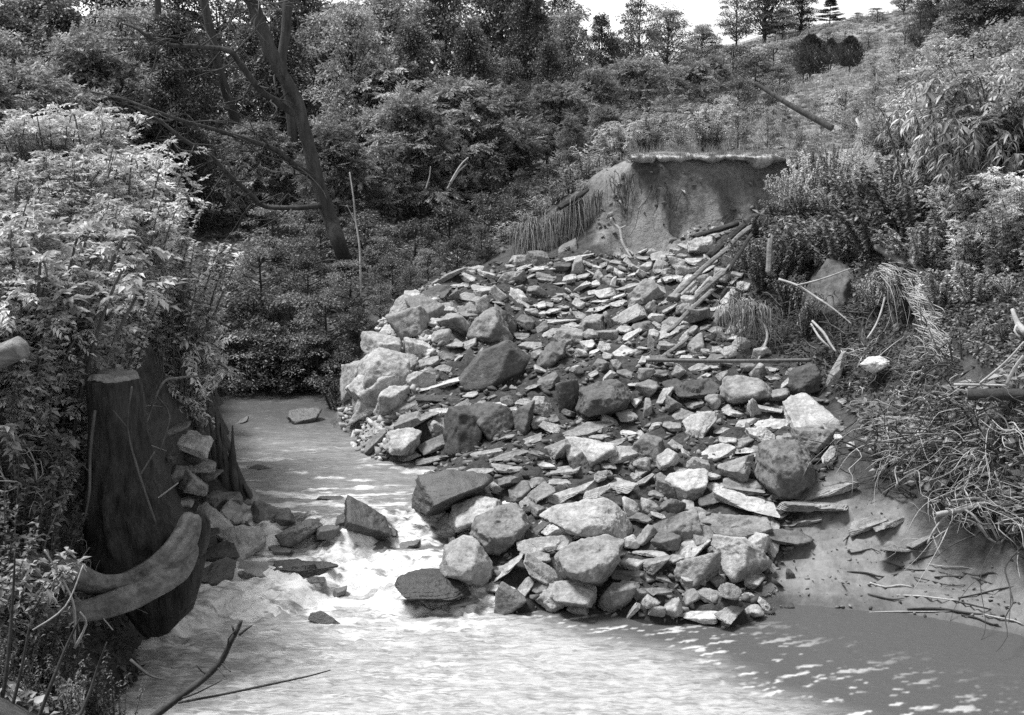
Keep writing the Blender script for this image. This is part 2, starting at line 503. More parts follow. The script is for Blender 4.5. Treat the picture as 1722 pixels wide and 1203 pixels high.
def ground_at(px, D):
    """ground point at depth D under picture column px"""
    x, z = (px - PCX) / FPX * D, 0.0
    for _ in range(4):
        z = float(hgt(np.array([x]), np.array([D]))[0])
        x = (px - PCX) / FPX * (D * math.cos(PITCH) - (z - CAM_H) * math.sin(PITCH))
    return np.array([x, D, z])

_rows = np.concatenate([np.arange(-9, 5, 0.35), np.arange(5, 8, 0.08), np.arange(8, 20, 0.045), np.geomspace(20, 420, 190)])
_v = np.linspace(-1, 1, 341)
_u = 0.36 * _v + 0.64 * _v ** 3
GX = _u[None, :] * (_rows[:, None].clip(0) + 12) * 0.78
GY = np.broadcast_to(_rows[:, None], GX.shape)
GZ = hgt(GX, GY)
def grid_faces(nr, nc):
    i = np.arange((nr - 1) * nc).reshape(nr - 1, nc)[:, :-1].ravel()
    return np.stack([i, i + 1, i + nc + 1, i + nc], 1)
_mud = soft_in(GX, GY, MUD, 0.12).ravel()
_sc = soft_in(GX, GY, SCARP, 0.12).ravel()
_pl = soft_in(GX, GY, PILE, 0.2).ravel()
_up = (sstep(2.9, 3.7, GZ) * sstep(16, 19, GY)).ravel() * (1 - _sc)

def mat_ground():
    m, nt, b = new_mat("bank_soil")
    def at(n):
        a = N(nt, "ShaderNodeAttribute"); a.attribute_name = n
        return a.outputs["Fac"]
    n1 = noise_node(nt, 1.7, 8, 0.68)
    n2 = noise_node(nt, 14.0, 8, 0.7)
    n3 = noise_node(nt, 70.0, 4, 0.65)
    base = maprange(nt, mth(nt, 'ADD', mth(nt, 'MULTIPLY', n1, 0.5), mth(nt, 'MULTIPLY', n2, 0.5)), 0.35, 0.65, 0.025, 0.12)
    def mixv(a, v, w):
        x = N(nt, "ShaderNodeMix"); x.data_type = 'FLOAT'
        nt.links.new(w, x.inputs[0]); nt.links.new(a, x.inputs[2])
        if isinstance(v, (int, float)): x.inputs[3].default_value = v
        else: nt.links.new(v, x.inputs[3])
        return x.outputs[0]
    v = mixv(base, maprange(nt, n2, 0.3, 0.7, 0.015, 0.10), at("pile"))
    v = mixv(v, maprange(nt, mth(nt, 'ADD', mth(nt, 'MULTIPLY', n1, 0.55), mth(nt, 'MULTIPLY', n2, 0.45)), 0.38, 0.62, 0.06, 0.30), at("scarp"))
    v = mixv(v, maprange(nt, n2, 0.3, 0.7, 0.035, 0.11), at("topsoil"))
    v = mixv(v, maprange(nt, n2, 0.3, 0.7, 0.14, 0.5), at("mound"))
    v = mixv(v, maprange(nt, mth(nt, 'ADD', mth(nt, 'MULTIPLY', n2, .6), mth(nt, 'MULTIPLY', n1, .4)), 0.36, 0.64, 0.11, 0.25), at("mud"))
    v = mixv(v, maprange(nt, n2, 0.3, 0.7, 0.14, 0.36), at("upland"))
    v = mth(nt, 'MULTIPLY', v, maprange(nt, at("wet"), 0, 1, 1, 0.55))
    nt.links.new(grey(nt, v), b.inputs["Base Color"])
    r = maprange(nt, at("mud"), 0, 1, 0.9, 0.55)
    nt.links.new(r, b.inputs["Roughness"])
    b.inputs["Specular IOR Level"].default_value = 0.25
    h = mth(nt, 'ADD', mth(nt, 'MULTIPLY', n2, 1.0), mth(nt, 'MULTIPLY', n3, 0.3))
    h = mth(nt, 'MULTIPLY', h, maprange(nt, at("mud"), 0, 1, 1, 0.15))
    bump(nt, b, h, 0.8, 0.06)
    return m
M['ground'] = mat_ground()
g_me = raw_mesh("ground", np.stack([GX.ravel(), GY.ravel(), GZ.ravel()], 1), grid_faces(*GX.shape), M['ground'], True,
                {"wet": (1 - sstep(0.02, 0.13, GZ)).ravel(), "mud": _mud, "scarp": _sc, "pile": _pl, "mound": soft_in(GX, GY, MOUND, 0.25).ravel(), "topsoil": (_sc.reshape(GX.shape) * sstep(3.15, 3.5, GZ + 0.18 * fbm(np.stack([GX * 2.5, GY, GZ], -1), 3))).ravel(), "upland": _up})
tag(link("ground", g_me), kind="structure")

# ------------------------------------------------------------------ water
wx = np.arange(-8.0, 8.0, 0.026)
wy = np.concatenate([np.arange(4.6, 12.2, 0.026), np.arange(12.2, 19.5, 0.06)])
WX, WY = np.meshgrid(wx, wy)
LV = creek_level(WX, WY)
q = np.stack([WX, WY, 0 * WX], -1)
drop = np.clip(np.abs(np.gradient(LV, axis=0)) / np.gradient(WY, axis=0) / 0.32, 0, 1)                       # on the falling water
casc_y = 10.9 + 0.18 * (WX + 1.5)
lee = sstep(0.1, -0.1, WY - casc_y) * np.exp(-np.clip(casc_y - WY, 0, 9) / 1.4) * sstep(0.3, -0.5, WX)
up = sstep(0.40, 0.45, LV)
ang = WX * 0.75 + WY * 0.66                                     # ripples run out of the rapid toward the right front
def ridge(p, o=3):
    return 1 - 2 * np.abs(fbm(p, o))
wav = 0.010 * fbm(q * np.array([1.6, 4.0, 1]), 3) + 0.010 * ridge(q * np.array([4.5, 12, 1]) + 3, 3) + 0.0075 * ridge(q * np.array([11, 27, 1]) + 13, 2) + 0.004 * fbm(q * np.array([26, 55, 1]) + 23, 2)
turb = 0.045 * fbm(q * np.array([2.8, 4.6, 1]) + 7, 3) + 0.05 * ridge(q * np.array([4.5, 9, 1]) + 2, 3) + 0.03 * ridge(q * np.array([15, 24, 1]) + 5, 3) - 0.05
_bl = [G(a, b, 0)[:2] for a, b in ((800,1022),(900,1052),(1000,1082),(1200,1150),(1350,1205),(1600,1300))]
_bx, _by = np.array([p[0] for p in _bl]), np.array([p[1] for p in _bl])
_o = np.argsort(_by)
bound = np.interp(WY, _by[_o], _bx[_o])                          # edge between the current and the quiet water
calm = sstep(-0.35, 0.75, WX - bound + 0.35 * fbm(q * np.array([1.3, 2.0, 1]) + 77, 3)) * (WY < 10.9)
amp = (1 - 0.72 * calm) * (1 + 0.9 * np.exp(-((calm - 0.42) / 0.30) ** 2) * (WY < 10.6))
WZ = LV + wav * amp + turb * np.clip(drop * 1.0 + lee * 0.7 + 0.05 * (1 - calm) * (1 - up), 0, 1.2) + up * (0.014 * fbm(q * np.array([1.6, 5, 1]) + 5, 3) + 0.012 * ridge(q * np.array([3.5, 13, 1]) + 15, 3))
fo = fbm(q * np.array([3.6, 8.5, 1]) + 31, 5, .6)
fo2 = fbm(q * np.array([11, 25, 1]) + 41, 4, .6)
foam = np.clip(0.95 * drop + 0.95 * lee + 0.22 * np.exp(-((WY - casc_y + .15) / .55) ** 2) * sstep(0.3, -0.3, WX) + 2.1 * fo * (0.25 + drop + lee) + 1.6 * fo2 * (drop + lee) - 0.12, 0, 1) * sstep(0.9, 0.0, WX)
foam = np.clip(foam + up * sstep(14.8, 12.2, WY) * np.clip((fbm(q * np.array([2.6, 10, 1]) + 83, 4) - .12) * 3, 0, .8), 0, 1)
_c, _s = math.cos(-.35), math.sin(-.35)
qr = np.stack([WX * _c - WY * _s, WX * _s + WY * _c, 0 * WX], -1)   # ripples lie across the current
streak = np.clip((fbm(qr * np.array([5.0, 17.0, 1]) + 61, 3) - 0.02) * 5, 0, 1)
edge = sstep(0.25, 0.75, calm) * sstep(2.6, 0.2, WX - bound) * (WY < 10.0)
painted_glint = np.clip((fbm(qr * np.array([7.0, 30.0, 1]) + 91, 3) - .11) * 7, 0, 1) * streak * edge * 0.8  # sky glints on the ripples, painted into the water's colour
silt = (1 - calm) * (1 - up) * sstep(11.3, 10.4, WY)  # silty, aerated water, with the sky's reflection on the current painted in
silt = np.clip(silt + 0.42 * up * sstep(15.6, 13.6, WY) + 0.25 * fo * silt, 0, 1)  # fades out upstream to paint the dark reflection at the far end
keep = ~((WY > 11.3) & (WX > 0.0)) & ~((WY > 12.5) & (WX > -0.6))
wf = grid_faces(*WX.shape)
kv = keep.ravel()
wf = wf[kv[wf].all(1)]
def mat_water():
    m, nt, b = new_mat("silty_water")
    def at(n):
        a = N(nt, "ShaderNodeAttribute"); a.attribute_name = n
        return a.outputs["Fac"]
    tc = N(nt, "ShaderNodeTexCoord"); mp = N(nt, "ShaderNodeMapping")
    mp.inputs["Scale"].default_value = (0.7, 3.0, 1); mp.inputs["Rotation"].default_value = (0, 0, 0.35)
    nt.links.new(tc.outputs["Object"], mp.inputs[0])
    n1 = noise_node(nt, 8, 5, 0.62, vec=mp.outputs[0], dist=1.2)
    n2 = noise_node(nt, 26, 5, 0.6, vec=mp.outputs[0], dist=0.4)
    n3 = noise_node(nt, 2.2, 4, 0.6, vec=mp.outputs[0])
    mixn = mth(nt, 'ADD', mth(nt, 'ADD', mth(nt, 'MULTIPLY', n1, 0.62), mth(nt, 'MULTIPLY', n2, 0.16)), mth(nt, 'MULTIPLY', n3, 0.22))
    s = mth(nt, 'MULTIPLY', at("silt"), maprange(nt, mixn, 0.40, 0.58, 0.35, 1.15))  # silt mask, with the painted sky and bank reflections in it
    v = maprange(nt, s, 0, 1, 0.085, 0.44)  # base colour holds silt plus painted sky and bank reflections
    f = maprange(nt, mth(nt, 'ADD', at("foam"), mth(nt, 'MULTIPLY', mth(nt, 'SUBTRACT', mixn, 0.5), 3.2)), 0.2, 1.0, 0, 1)
    f = mth(nt, 'MULTIPLY', f, maprange(nt, at("foam"), 0.02, 0.25, 0, 1))
    f = mth(nt, 'MAXIMUM', f, at("painted_glint"))  # the painted sky glints share the foam's white
    x = N(nt, "ShaderNodeMix"); x.data_type = 'FLOAT'; x.clamp_factor = True
    nt.links.new(f, x.inputs[0]); nt.links.new(v, x.inputs[2]); x.inputs[3].default_value = 0.72
    nt.links.new(grey(nt, x.outputs[0]), b.inputs["Base Color"])
    nt.links.new(maprange(nt, f, 0, 1, 0.3, 0.75), b.inputs["Roughness"])
    b.inputs["IOR"].default_value = 1.33
    h = mth(nt, 'ADD', n1, mth(nt, 'MULTIPLY', n2, 0.35))
    bump(nt, b, h, 0.55, 0.03)
    return m
M['water'] = mat_water()
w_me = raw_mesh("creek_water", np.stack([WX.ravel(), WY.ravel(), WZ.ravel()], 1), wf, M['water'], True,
                {"foam": foam.ravel(), "silt": silt.ravel(), "painted_glint": painted_glint.ravel()})  # silt also carries the painted sky and bank reflections
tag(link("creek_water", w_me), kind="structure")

lx = np.linspace(1062, 1352, 420)
LIPX = np.array([(px - PCX) / FPX * 18.7 * .985 for px in lx])
LIPY = 18.70 - 0.10 * np.sin((lx - 1062) / 290 * math.pi) + 0.30 * fbm(np.stack([LIPX * 2.5, 0 * LIPX, 0 * LIPX], 1), 3) + 0.16 * fbm(np.stack([LIPX * 11, 0 * LIPX, 0 * LIPX], 1), 3)
sec = []
for (dy, dz) in [(0.9, -.01), (.45, .01), (.12, .012), (0.03, .0), (0, -.02), (.01, -.05), (.05, -.09), (.14, -.12), (.5, -.15)]:
    nz_ = 0.035 * fbm(np.stack([LIPX * 9, 0 * LIPX + dy * 5, 0 * LIPX + dz * 9], 1), 3) + (dz < -.01) * dz * 0.9 * fbm(np.stack([LIPX * 4 + 9, 0 * LIPX, 0 * LIPX], 1), 3)
    sec.append(np.stack([LIPX, LIPY + dy, 3.735 + dz + nz_], 1))
sec = np.stack(sec, 0)
lip_me = raw_mesh("terrace_turf", sec.reshape(-1, 3), grid_faces(sec.shape[0], sec.shape[1]), mat_simple("pale_turf", 0.28, 0.7, 7, 0.9, 50, 1.0), True)
tag(link("terrace_turf", lip_me), kind="structure")
# ------------------------------------------------------------------ rocks
import bmesh
_ico = {}
def ico(sub):
    if sub not in _ico:
        bm = bmesh.new()
        bmesh.ops.create_icosphere(bm, subdivisions=sub, radius=1)
        bm.verts.ensure_lookup_table()
        V = np.array([v.co[:] for v in bm.verts]); V /= np.linalg.norm(V, axis=1)[:, None]
        F = np.array([[v.index for v in f.verts] for f in bm.faces])
        bm.free()
        _ico[sub] = (V, F)
    return _ico[sub]

def rock_geo(a, b, c, seed, sub=4, sharp=26, chops=7, boxy=0.22, rough=0.05, strata=0.0, outline=None, steps=False):
    """angular broken rock: half extents a (long), b (deep), c (thick); outline: convex polygon in the a/c plane"""
    r = np.random.default_rng(seed)
    dirs, F = ico(sub)
    S = np.array([a, b, c])
    e = dirs * S; e /= np.linalg.norm(e, axis=1)[:, None]
    nn, dd = [], []
    if outline is None:
        for ax in range(3):
            for sg in (1, -1):
                n = r.normal(0, boxy, 3); n[ax] = sg; n /= np.linalg.norm(n)
                nn.append(n); dd.append(S[ax] * r.uniform(0.8, 1.0))
    else:
        o = np.asarray(outline)
        k = len(o)
        ctr = o.mean(0)
        for i in range(k):
            p0, p1 = o[i], o[(i + 1) % k]
            t = p1 - p0
            n2 = np.array([t[1], -t[0]])
            if np.dot(n2, (p0 + p1) / 2 - ctr) < 0: n2 = -n2
            n2 /= np.linalg.norm(n2)
            d2 = np.dot(n2, p0)
            if d2 <= 0.02: d2 = 0.02
            for tl in (r.uniform(-0.5, -0.15), r.uniform(0.1, 0.45)):
                n = np.array([n2[0], tl, n2[1]]); L = np.linalg.norm(n)
                nn.append(n / L); dd.append(d2 / L)
        for sg in (1, -1):
            n = np.array([r.normal(0, .2), sg, r.normal(0.1, .2)]); n /= np.linalg.norm(n)
            nn.append(n); dd.append(b * 0.9)
    for _ in range(chops):
        n = r.normal(0, 1, 3)
        if outline is not None: n[1] = -abs(n[1]) - 0.8
        n /= np.linalg.norm(n)
        nn.append(n); dd.append(np.linalg.norm(n * S) * r.uniform(0.62, 0.95) if outline is None else np.linalg.norm(n * S) * r.uniform(0.8, 1.0))
    nn, dd = np.array(nn), np.array(dd)
    x = np.clip(e @ nn.T, 0, None) / dd
    rad = (x ** sharp).sum(1) ** (-1.0 / sharp)
    V = e * rad[:, None]
    if outline is None:
        V = V - (V.max(0) + V.min(0)) / 2
        V = V * (S / np.maximum(V.max(0), 1e-6))
    if steps:
        for _ in range(int(r.integers(2, 5))):                 # pieces split off the edges in steps
            t = r.uniform(0, 2 * math.pi)
            n = np.array([math.cos(t), math.sin(t), 0])
            sup = np.linalg.norm(n * S)
            m_ = V @ n > sup * r.uniform(.15, .6) + 0.12 * sup * vnoise(V / sup * 4 + seed)
            cap = c * r.uniform(.05, .7)
            if r.uniform() < .6: V[m_, 2] = np.minimum(V[m_, 2], cap)
            else: V[m_, 2] = np.maximum(V[m_, 2], -cap)
    m = (a * b * c) ** (1 / 3)
    q = V / m * 1.1 + seed * 3.31
    nz = 0.6 * fbm(q, 3) + 0.4 * fbm(q * 3.3, 3)
    rid = 1 - np.abs(fbm(q * 2.3 + 50, 3)) * 2
    fine = fbm(q * 9.0 + 20, 3)
    V = V + e * ((nz * rough * 1.7 + (rid - 0.6) * rough * 0.7 + fine * rough * 0.5) * m)[:, None]
    if strata > 0:
        tz = V[:, 2] / max(c, 1e-6) * r.uniform(3, 5) + 0.5 * fbm(q * 0.8 + 5, 2)
        saw = tz - np.floor(tz)
        dep = (np.abs(saw - 0.5) * 2) ** 3
        V[:, :2] *= (1 - strata * dep * (0.5 + 0.5 * vnoise(np.stack([np.floor(tz), 0 * tz, 0 * tz + seed], 1))))[:, None]
    return V, F

ROCKS = []         # (px, py, wpx, hpx) for spacing
def rock(px, py, w, h, ang=0, tone=0.4, typ='b', name=None, label=None, desc=None, D=None, lift=0.0, sub=None, wet=False, yaw=None, outline=None, strata=None, sink=0.5, group=None, deep=None, pitch=None, rough=None):
    seed = len(ROCKS) + 101
    r = np.random.default_rng(seed * 7 + 1)
    d = ray(px, py)
    if D is None:
        t = T(px, py)
        k = t[1] / d[1]
    else:
        k = D / d[1]
    s = k / FPX
    if typ == 'b' and outline is None and rough is None and w > 1.3 * h and r.uniform() < .6: typ = 's'
    W, Hh = w * s / 2 * 1.2, h * s / 2 * 1.2
    if typ == 'b':
        a, c = W * 1.02, Hh * 1.0
        b = (a * 0.5 + c * 0.6) if deep is None else deep
        pt, yw = r.normal(0.05, 0.3), r.normal(0, 0.5); ang += r.normal(0, 9)
        kw = dict(sharp=int(r.integers(34, 90)), chops=int(r.integers(4, 9)), boxy=0.3, rough=0.09, strata=0.0)
    elif typ == 's':
        a = W * 1.03
        c = min(0.46 * Hh, 0.34 * a); b = (Hh - 0.82 * c) / 0.57
        b = min(b, 1.1 * a)
        pt, yw = r.uniform(0.12, 0.62), r.normal(0, 0.4); ang += r.normal(0, 7)
        kw = dict(sharp=int(r.integers(36, 90)), chops=int(r.integers(3, 6)), boxy=0.2, rough=0.075, strata=0.16, steps=True)
    else:                                             # 'f': a slab seen face-on, leaning back
        a, c, b = W * 1.03, Hh * 1.05, max(0.16 * W, 0.05)
        pt, yw = -r.uniform(0.15, 0.4), r.normal(0, 0.15)
        kw = dict(sharp=int(r.integers(36, 90)), chops=int(r.integers(4, 7)), boxy=0.12, rough=0.035, strata=0.0)
    if yaw is not None: yw = yaw
    if pitch is not None: pt = pitch
    if deep is not None: b = deep
    if strata is not None: kw['strata'] = strata
    if rough is not None: kw['rough'] = rough
    if sub is None:
        big = max(w, h)
        sub = 6 if big > 95 else 5 if big > 34 else 4 if big > 15 else 3
    org = np.array([0, 0, CAM_H]) + d * (k - sink * b)
    org[2] += lift
    ol = None
    if outline is not None:
        ol = [((x - px) * s, (py - y) * s / math.cos(0.18)) for x, y in outline]
        kw['strata'] = strata or 0.0; kw['steps'] = False
        pt, yw, ang = (0.0 if pitch is None else pitch), (0.0 if yaw is None else yaw), 0
    V, F = rock_geo(a, b, c, seed, sub, outline=ol, **kw)
    R = Matrix.Rotation(yw, 3, 'Z') @ Matrix.Rotation(-math.radians(ang), 3, 'Y') @ Matrix.Rotation(pt, 3, 'X')
    V = V @ np.array(R).T
    nm = name or {'b': 'stone', 's': 'flat_stone', 'f': 'upright_stone'}[typ]
    me = raw_mesh(nm, V, F, M['wet'] if wet else M['rock'])
    o = link(nm, me, None, org)
    tn = tone * r.uniform(0.76, 0.98)
    o.color = (tn, tn, tn, 1)
    ROCKS.append((px, py, w, h))
    if desc is None and label is None:
        big = w * h
        sz = 'big' if big > 3200 else 'medium-sized' if big > 1000 else 'small' if big > 330 else 'tiny'
        tw = 'near-white' if tone > .5 else 'pale' if tone > .34 else 'grey' if tone > .2 else 'dark'
        if wet: tw = 'wet ' + tw
        if typ == 'f':
            sh = 'upright stone'
        elif typ == 's':
            sh = 'flat slab' if w > 45 else 'flat stone'
        else:
            sh = 'boulder' if big > 3200 else 'elongated stone' if w > 1.8 * h else 'blocky stone' if w > 1.15 * h else 'stubby stone'
        if abs(ang) > 22 and typ != 'f': sh = 'tilted ' + sh
        desc = f"{sz} {tw} {sh}"
    tag(o, label, 'boulder' if nm == 'boulder' else 'slab' if 'slab' in nm else 'stone', group or 'rocks of the collapsed bank', desc=desc if label is None else None)
    return o

WH, PA, MI, GR, DK = 0.62, 0.44, 0.29, 0.20, 0.10
# --- the big ones, each outlined
rock(630, 652, 78, 66, 15, tone=.52, typ='b', name='boulder', label='brightest jagged pale boulder at the creek corner of the pile', sink=.1, rough=.1)
rock(642, 645, 112, 122, tone=.46, typ='b', name='boulder', label='broad pale crumbly mass of rock forming the creek corner of the pile', outline=[(588,648),(600,612),(640,583),(692,598),(704,640),(684,682),(652,706),(612,708),(592,690)], deep=.55, sink=-.25, rough=.075)
for a in [(664,676,54,52,0,.46,'b'),(612,694,50,30,0,.44,'b'),(668,618,60,38,12,.36,'s'),(640,592,56,44,0,.38,'b'),(690,548,54,46,10,.34,'b'),(676,520,42,30,25,.34,'b'),(708,642,40,28,0,.4,'b'),(602,640,40,60,0,.42,'b'),(716,570,40,30,0,.3,'b')]: rock(*a, sink=.2, rough=.1)
rock(829, 624, 130, 98, tone=.13, typ='f', name='rock_slab', label='large dark diamond-shaped slab leaning face-on in the middle of the pile', outline=[(768,638),(805,592),(855,571),(893,602),(875,635),(818,671),(785,669)], deep=.22, sink=1.2, pitch=-.25)
rock(768, 832, 140, 72, tone=.09, typ='s', name='rock_slab', label='big black-sided slab overhanging the head of the rapid', outline=[(694,842),(704,800),(752,788),(822,796),(836,815),(800,835),(756,872),(720,872),(698,858)], deep=.55, sink=.4, wet=True)
rock(800, 858, 95, 54, tone=.42, name='boulder', label='pale boulder with a pitted top just below the black overhanging slab', outline=[(754,876),(762,850),(800,834),(838,838),(850,862),(820,884),(770,900)], deep=.4)
rock(842, 888, 104, 84, tone=.24, name='boulder', label='big rounded grey boulder with a smooth face near the rapid', outline=[(790,898),(800,868),(840,852),(876,856),(892,880),(885,908),(850,936),(806,926)], deep=.4)
rock(988, 871, 160, 70, tone=.50, typ='s', name='rock_slab', label='broadest pale smooth slab lying in the lower middle of the pile', outline=[(905,868),(930,850),(1010,836),(1040,850),(1066,890),(1058,912),(1010,905),(950,900)], deep=.45, pitch=.1)
rock(785, 948, 90, 78, tone=.36, name='boulder', label='boulder with pale top and dark fractured front at the foot of the rapid', outline=[(742,960),(748,920),(770,908),(806,912),(826,945),(828,966),(800,990),(760,980)], deep=.42, wet=False)
rock(728, 990, 128, 50, tone=.05, typ='s', name='rock_slab', label='low black wet slab jutting into the white water', outline=[(665,984),(674,967),(720,968),(775,978),(795,1000),(740,1014),(690,1012)], deep=.4, wet=True, strata=.08)
rock(985, 945, 124, 78, tone=.30, name='boulder', label='large wrinkled grey boulder at the front of the pile', outline=[(930,930),(960,916),(1010,908),(1046,912),(1038,942),(1008,984),(975,985),(940,965)], deep=.5)
rock(972, 1000, 84, 42, tone=.36, name='boulder', label='pale crumbly block at the waterline under the wrinkled grey boulder', outline=[(922,1005),(940,980),(975,975),(1002,985),(1003,1012),(970,1022),(935,1016)], deep=.35)
rock(1318, 782, 104, 104, tone=.22, name='boulder', label='big smooth grey rounded boulder beside the mud shelf', outline=[(1271,800),(1275,748),(1296,736),(1335,742),(1362,765),(1376,805),(1345,830),(1295,832)], deep=.45)
rock(1252, 658, 84, 54, tone=.30, name='boulder', label='rounded grey boulder just under the steel pipe', outline=[(1211,655),(1222,636),(1252,632),(1282,640),(1298,660),(1270,682),(1235,686),(1216,676)], deep=.45)
rock(1402, 478, 84, 92, tone=.16, name='boulder', label='big round-shouldered boulder standing in roots below the shrubs', outline=[(1352,505),(1368,465),(1390,436),(1412,437),(1436,462),(1448,500),(1440,540),(1400,545),(1360,535)], deep=.6, sink=.1)
rock(1018, 669, 96, 64, tone=.12, name='boulder', label='dark muddy boulder sunk in crumbly soil at mid-pile', outline=[(968,690),(975,655),(1000,642),(1040,640),(1064,662),(1050,692),(1015,702),(985,702)], deep=.45)
rock(934, 602, 50, 62, tone=.16, name='boulder', label='dark egg-shaped boulder leaning against the dark diamond slab', outline=[(898,620),(910,590),(930,572),(952,578),(952,602),(925,634),(902,634)], deep=.3)
rock(1405, 634, 36, 96, tone=.40, typ='f', name='upright_stone', label='tall pale spear-shaped stone standing on end by the pipe', outline=[(1383,678),(1392,632),(1412,594),(1422,590),(1418,618),(1405,672),(1392,680)], deep=.08, sink=1)
rock(678, 741, 68, 42, tone=.50, name='boulder', label='pale square block at the edge of the creek', outline=[(641,752),(652,726),(690,720),(708,726),(705,748),(698,764),(660,762)], deep=.35)
rock(728, 649, 106, 24, tone=.44, typ='s', label='pale flat slab capping a dark hollow beside the pale mound', name='rock_slab', pitch=.1)
rock(750, 670, 84, 22, tone=.09, typ='s', pitch=.05)
rock(1258, 848, 100, 40, -8, tone=.5, typ='s', name='rock_slab', label='pale slab split into thin layers at the edge of the mud', strata=.16, pitch=.12)
rock(1228, 884, 112, 52, -4, tone=.24, typ='s', name='rock_slab', label='smooth grey slab lying flat under the layered pale slab')
rock(1174, 958, 70, 60, 8, tone=.30, name='boulder', label='grey boulder crossed by a thin twig near the waterline')
rock(1245, 942, 84, 60, -38, tone=.48, name='boulder', label='pale pitted boulder leaning downhill beside the mud flat')
rock(1357, 704, 90, 36, -25, tone=.46, name='boulder', label='long pale wedge of rock pointing down toward the mud')
rock(1169, 722, 68, 52, 20, tone=.46, name='boulder', label='pale angular block with a bright slanting face below the grey boulder')
rock(829, 716, 54, 64, tone=.13, typ='b'); rock(786, 727, 62, 78, tone=.10, typ='b'); rock(875, 712, 36, 56, tone=.13, typ='b')
rock(957, 668, 36, 54, tone=.12, typ='b')
# --- upper left
for a in [(700,590,38,44,0,.6,'b'),(821,553,60,50,0,.27,'b'),(856,545,36,40,0,.15,'b'),(772,545,50,40,10,.34,'b'),(715,526,44,42,0,.22,'b'),(754,520,60,24,-10,.4,'s'),
 (789,523,32,24,0,.3,'b'),(811,516,20,24,0,.42,'b'),(748,468,78,28,27,.26,'s'),(732,494,46,28,10,.1,'b'),(802,455,36,18,5,.44,'s'),(824,464,34,22,-20,.46,'b'),(786,469,26,14,-25,.5,'s'),
 (775,481,30,13,0,.48,'s'),(809,486,36,18,-15,.4,'b'),(799,501,56,20,0,.3,'s'),(836,496,26,18,-60,.48,'b'),(764,501,22,22,0,.22,'b'),(863,472,40,28,30,.32,'b'),(912,452,40,14,8,.48,'s'),
 (971,432,50,15,12,.5,'s'),(907,435,36,18,0,.24,'b'),(955,418,30,20,0,.18,'b'),(969,450,22,30,0,.34,'b'),(920,467,32,18,0,.3,'s'),(903,491,30,16,-30,.3,'b'),(976,484,34,18,30,.42,'s'),
 (1031,477,9,20,-10,.55,'f'),(944,447,30,22,0,.1,'b'),(1008,467,16,22,0,.3,'b'),(893,583,34,18,0,.34,'s'),(927,560,36,14,0,.38,'s'),(741,566,30,20,0,.36,'b'),(762,578,34,18,10,.34,'b'),(722,612,34,18,20,.36,'b'),(745,620,26,16,0,.3,'b')]: rock(*a)
# --- upper middle and right
for a in [(1018,494,30,20,10,.5,'b'),(1008,507,30,11,0,.5,'s'),(1004,521,40,18,15,.36,'s'),(1055,486,40,20,20,.36,'s'),(1087,498,40,46,0,.34,'b'),(1109,488,30,16,-30,.52,'s'),(1058,531,52,38,25,.34,'b'),
 (993,547,46,32,0,.32,'b'),(957,548,30,16,0,.46,'s'),(934,540,56,13,15,.46,'s'),(972,531,34,20,0,.3,'s'),(1025,541,30,20,-60,.3,'b'),(1055,555,32,18,0,.36,'s'),(1083,553,32,28,0,.2,'b'),(1058,569,42,18,15,.5,'s'),
 (1018,565,38,28,10,.3,'b'),(960,568,40,28,0,.32,'b'),(993,566,26,18,0,.3,'b'),(977,568,10,30,0,.1,'f'),(1100,535,24,15,-10,.48,'b'),(1127,545,38,26,20,.3,'b'),(1127,560,56,15,20,.46,'s'),(1122,583,38,24,0,.28,'b'),
 (1095,585,11,38,0,.42,'f'),(1139,491,54,13,46,.44,'s'),(1095,470,30,15,15,.42,'s'),(1126,469,40,17,10,.48,'s'),(1109,449,28,18,20,.44,'b'),(1139,444,26,24,0,.42,'b'),(1122,457,16,13,0,.4,'b'),
 (1180,415,46,28,15,.48,'b'),(1150,456,26,20,0,.44,'b'),(1168,440,26,18,10,.42,'s'),(1153,491,38,18,40,.44,'s'),(1186,486,40,26,45,.42,'b'),(1172,532,46,30,0,.24,'b'),(1213,537,32,30,0,.32,'b'),(1170,582,34,26,0,.25,'b'),
 (1214,569,20,20,0,.3,'b'),(1206,588,16,12,0,.48,'b'),(1165,602,42,12,0,.62,'s'),(1110,432,26,16,10,.4,'s'),(1160,466,26,14,15,.46,'s'),(1186,455,30,12,20,.44,'s'),(1071,511,26,20,0,.36,'b'),(1040,512,26,16,5,.4,'b'),(1068,452,24,14,0,.38,'b'),(1230,418,26,16,10,.42,'b'),(1205,398,30,20,0,.4,'b'),(1225,520,20,16,0,.34,'b')]: rock(*a)
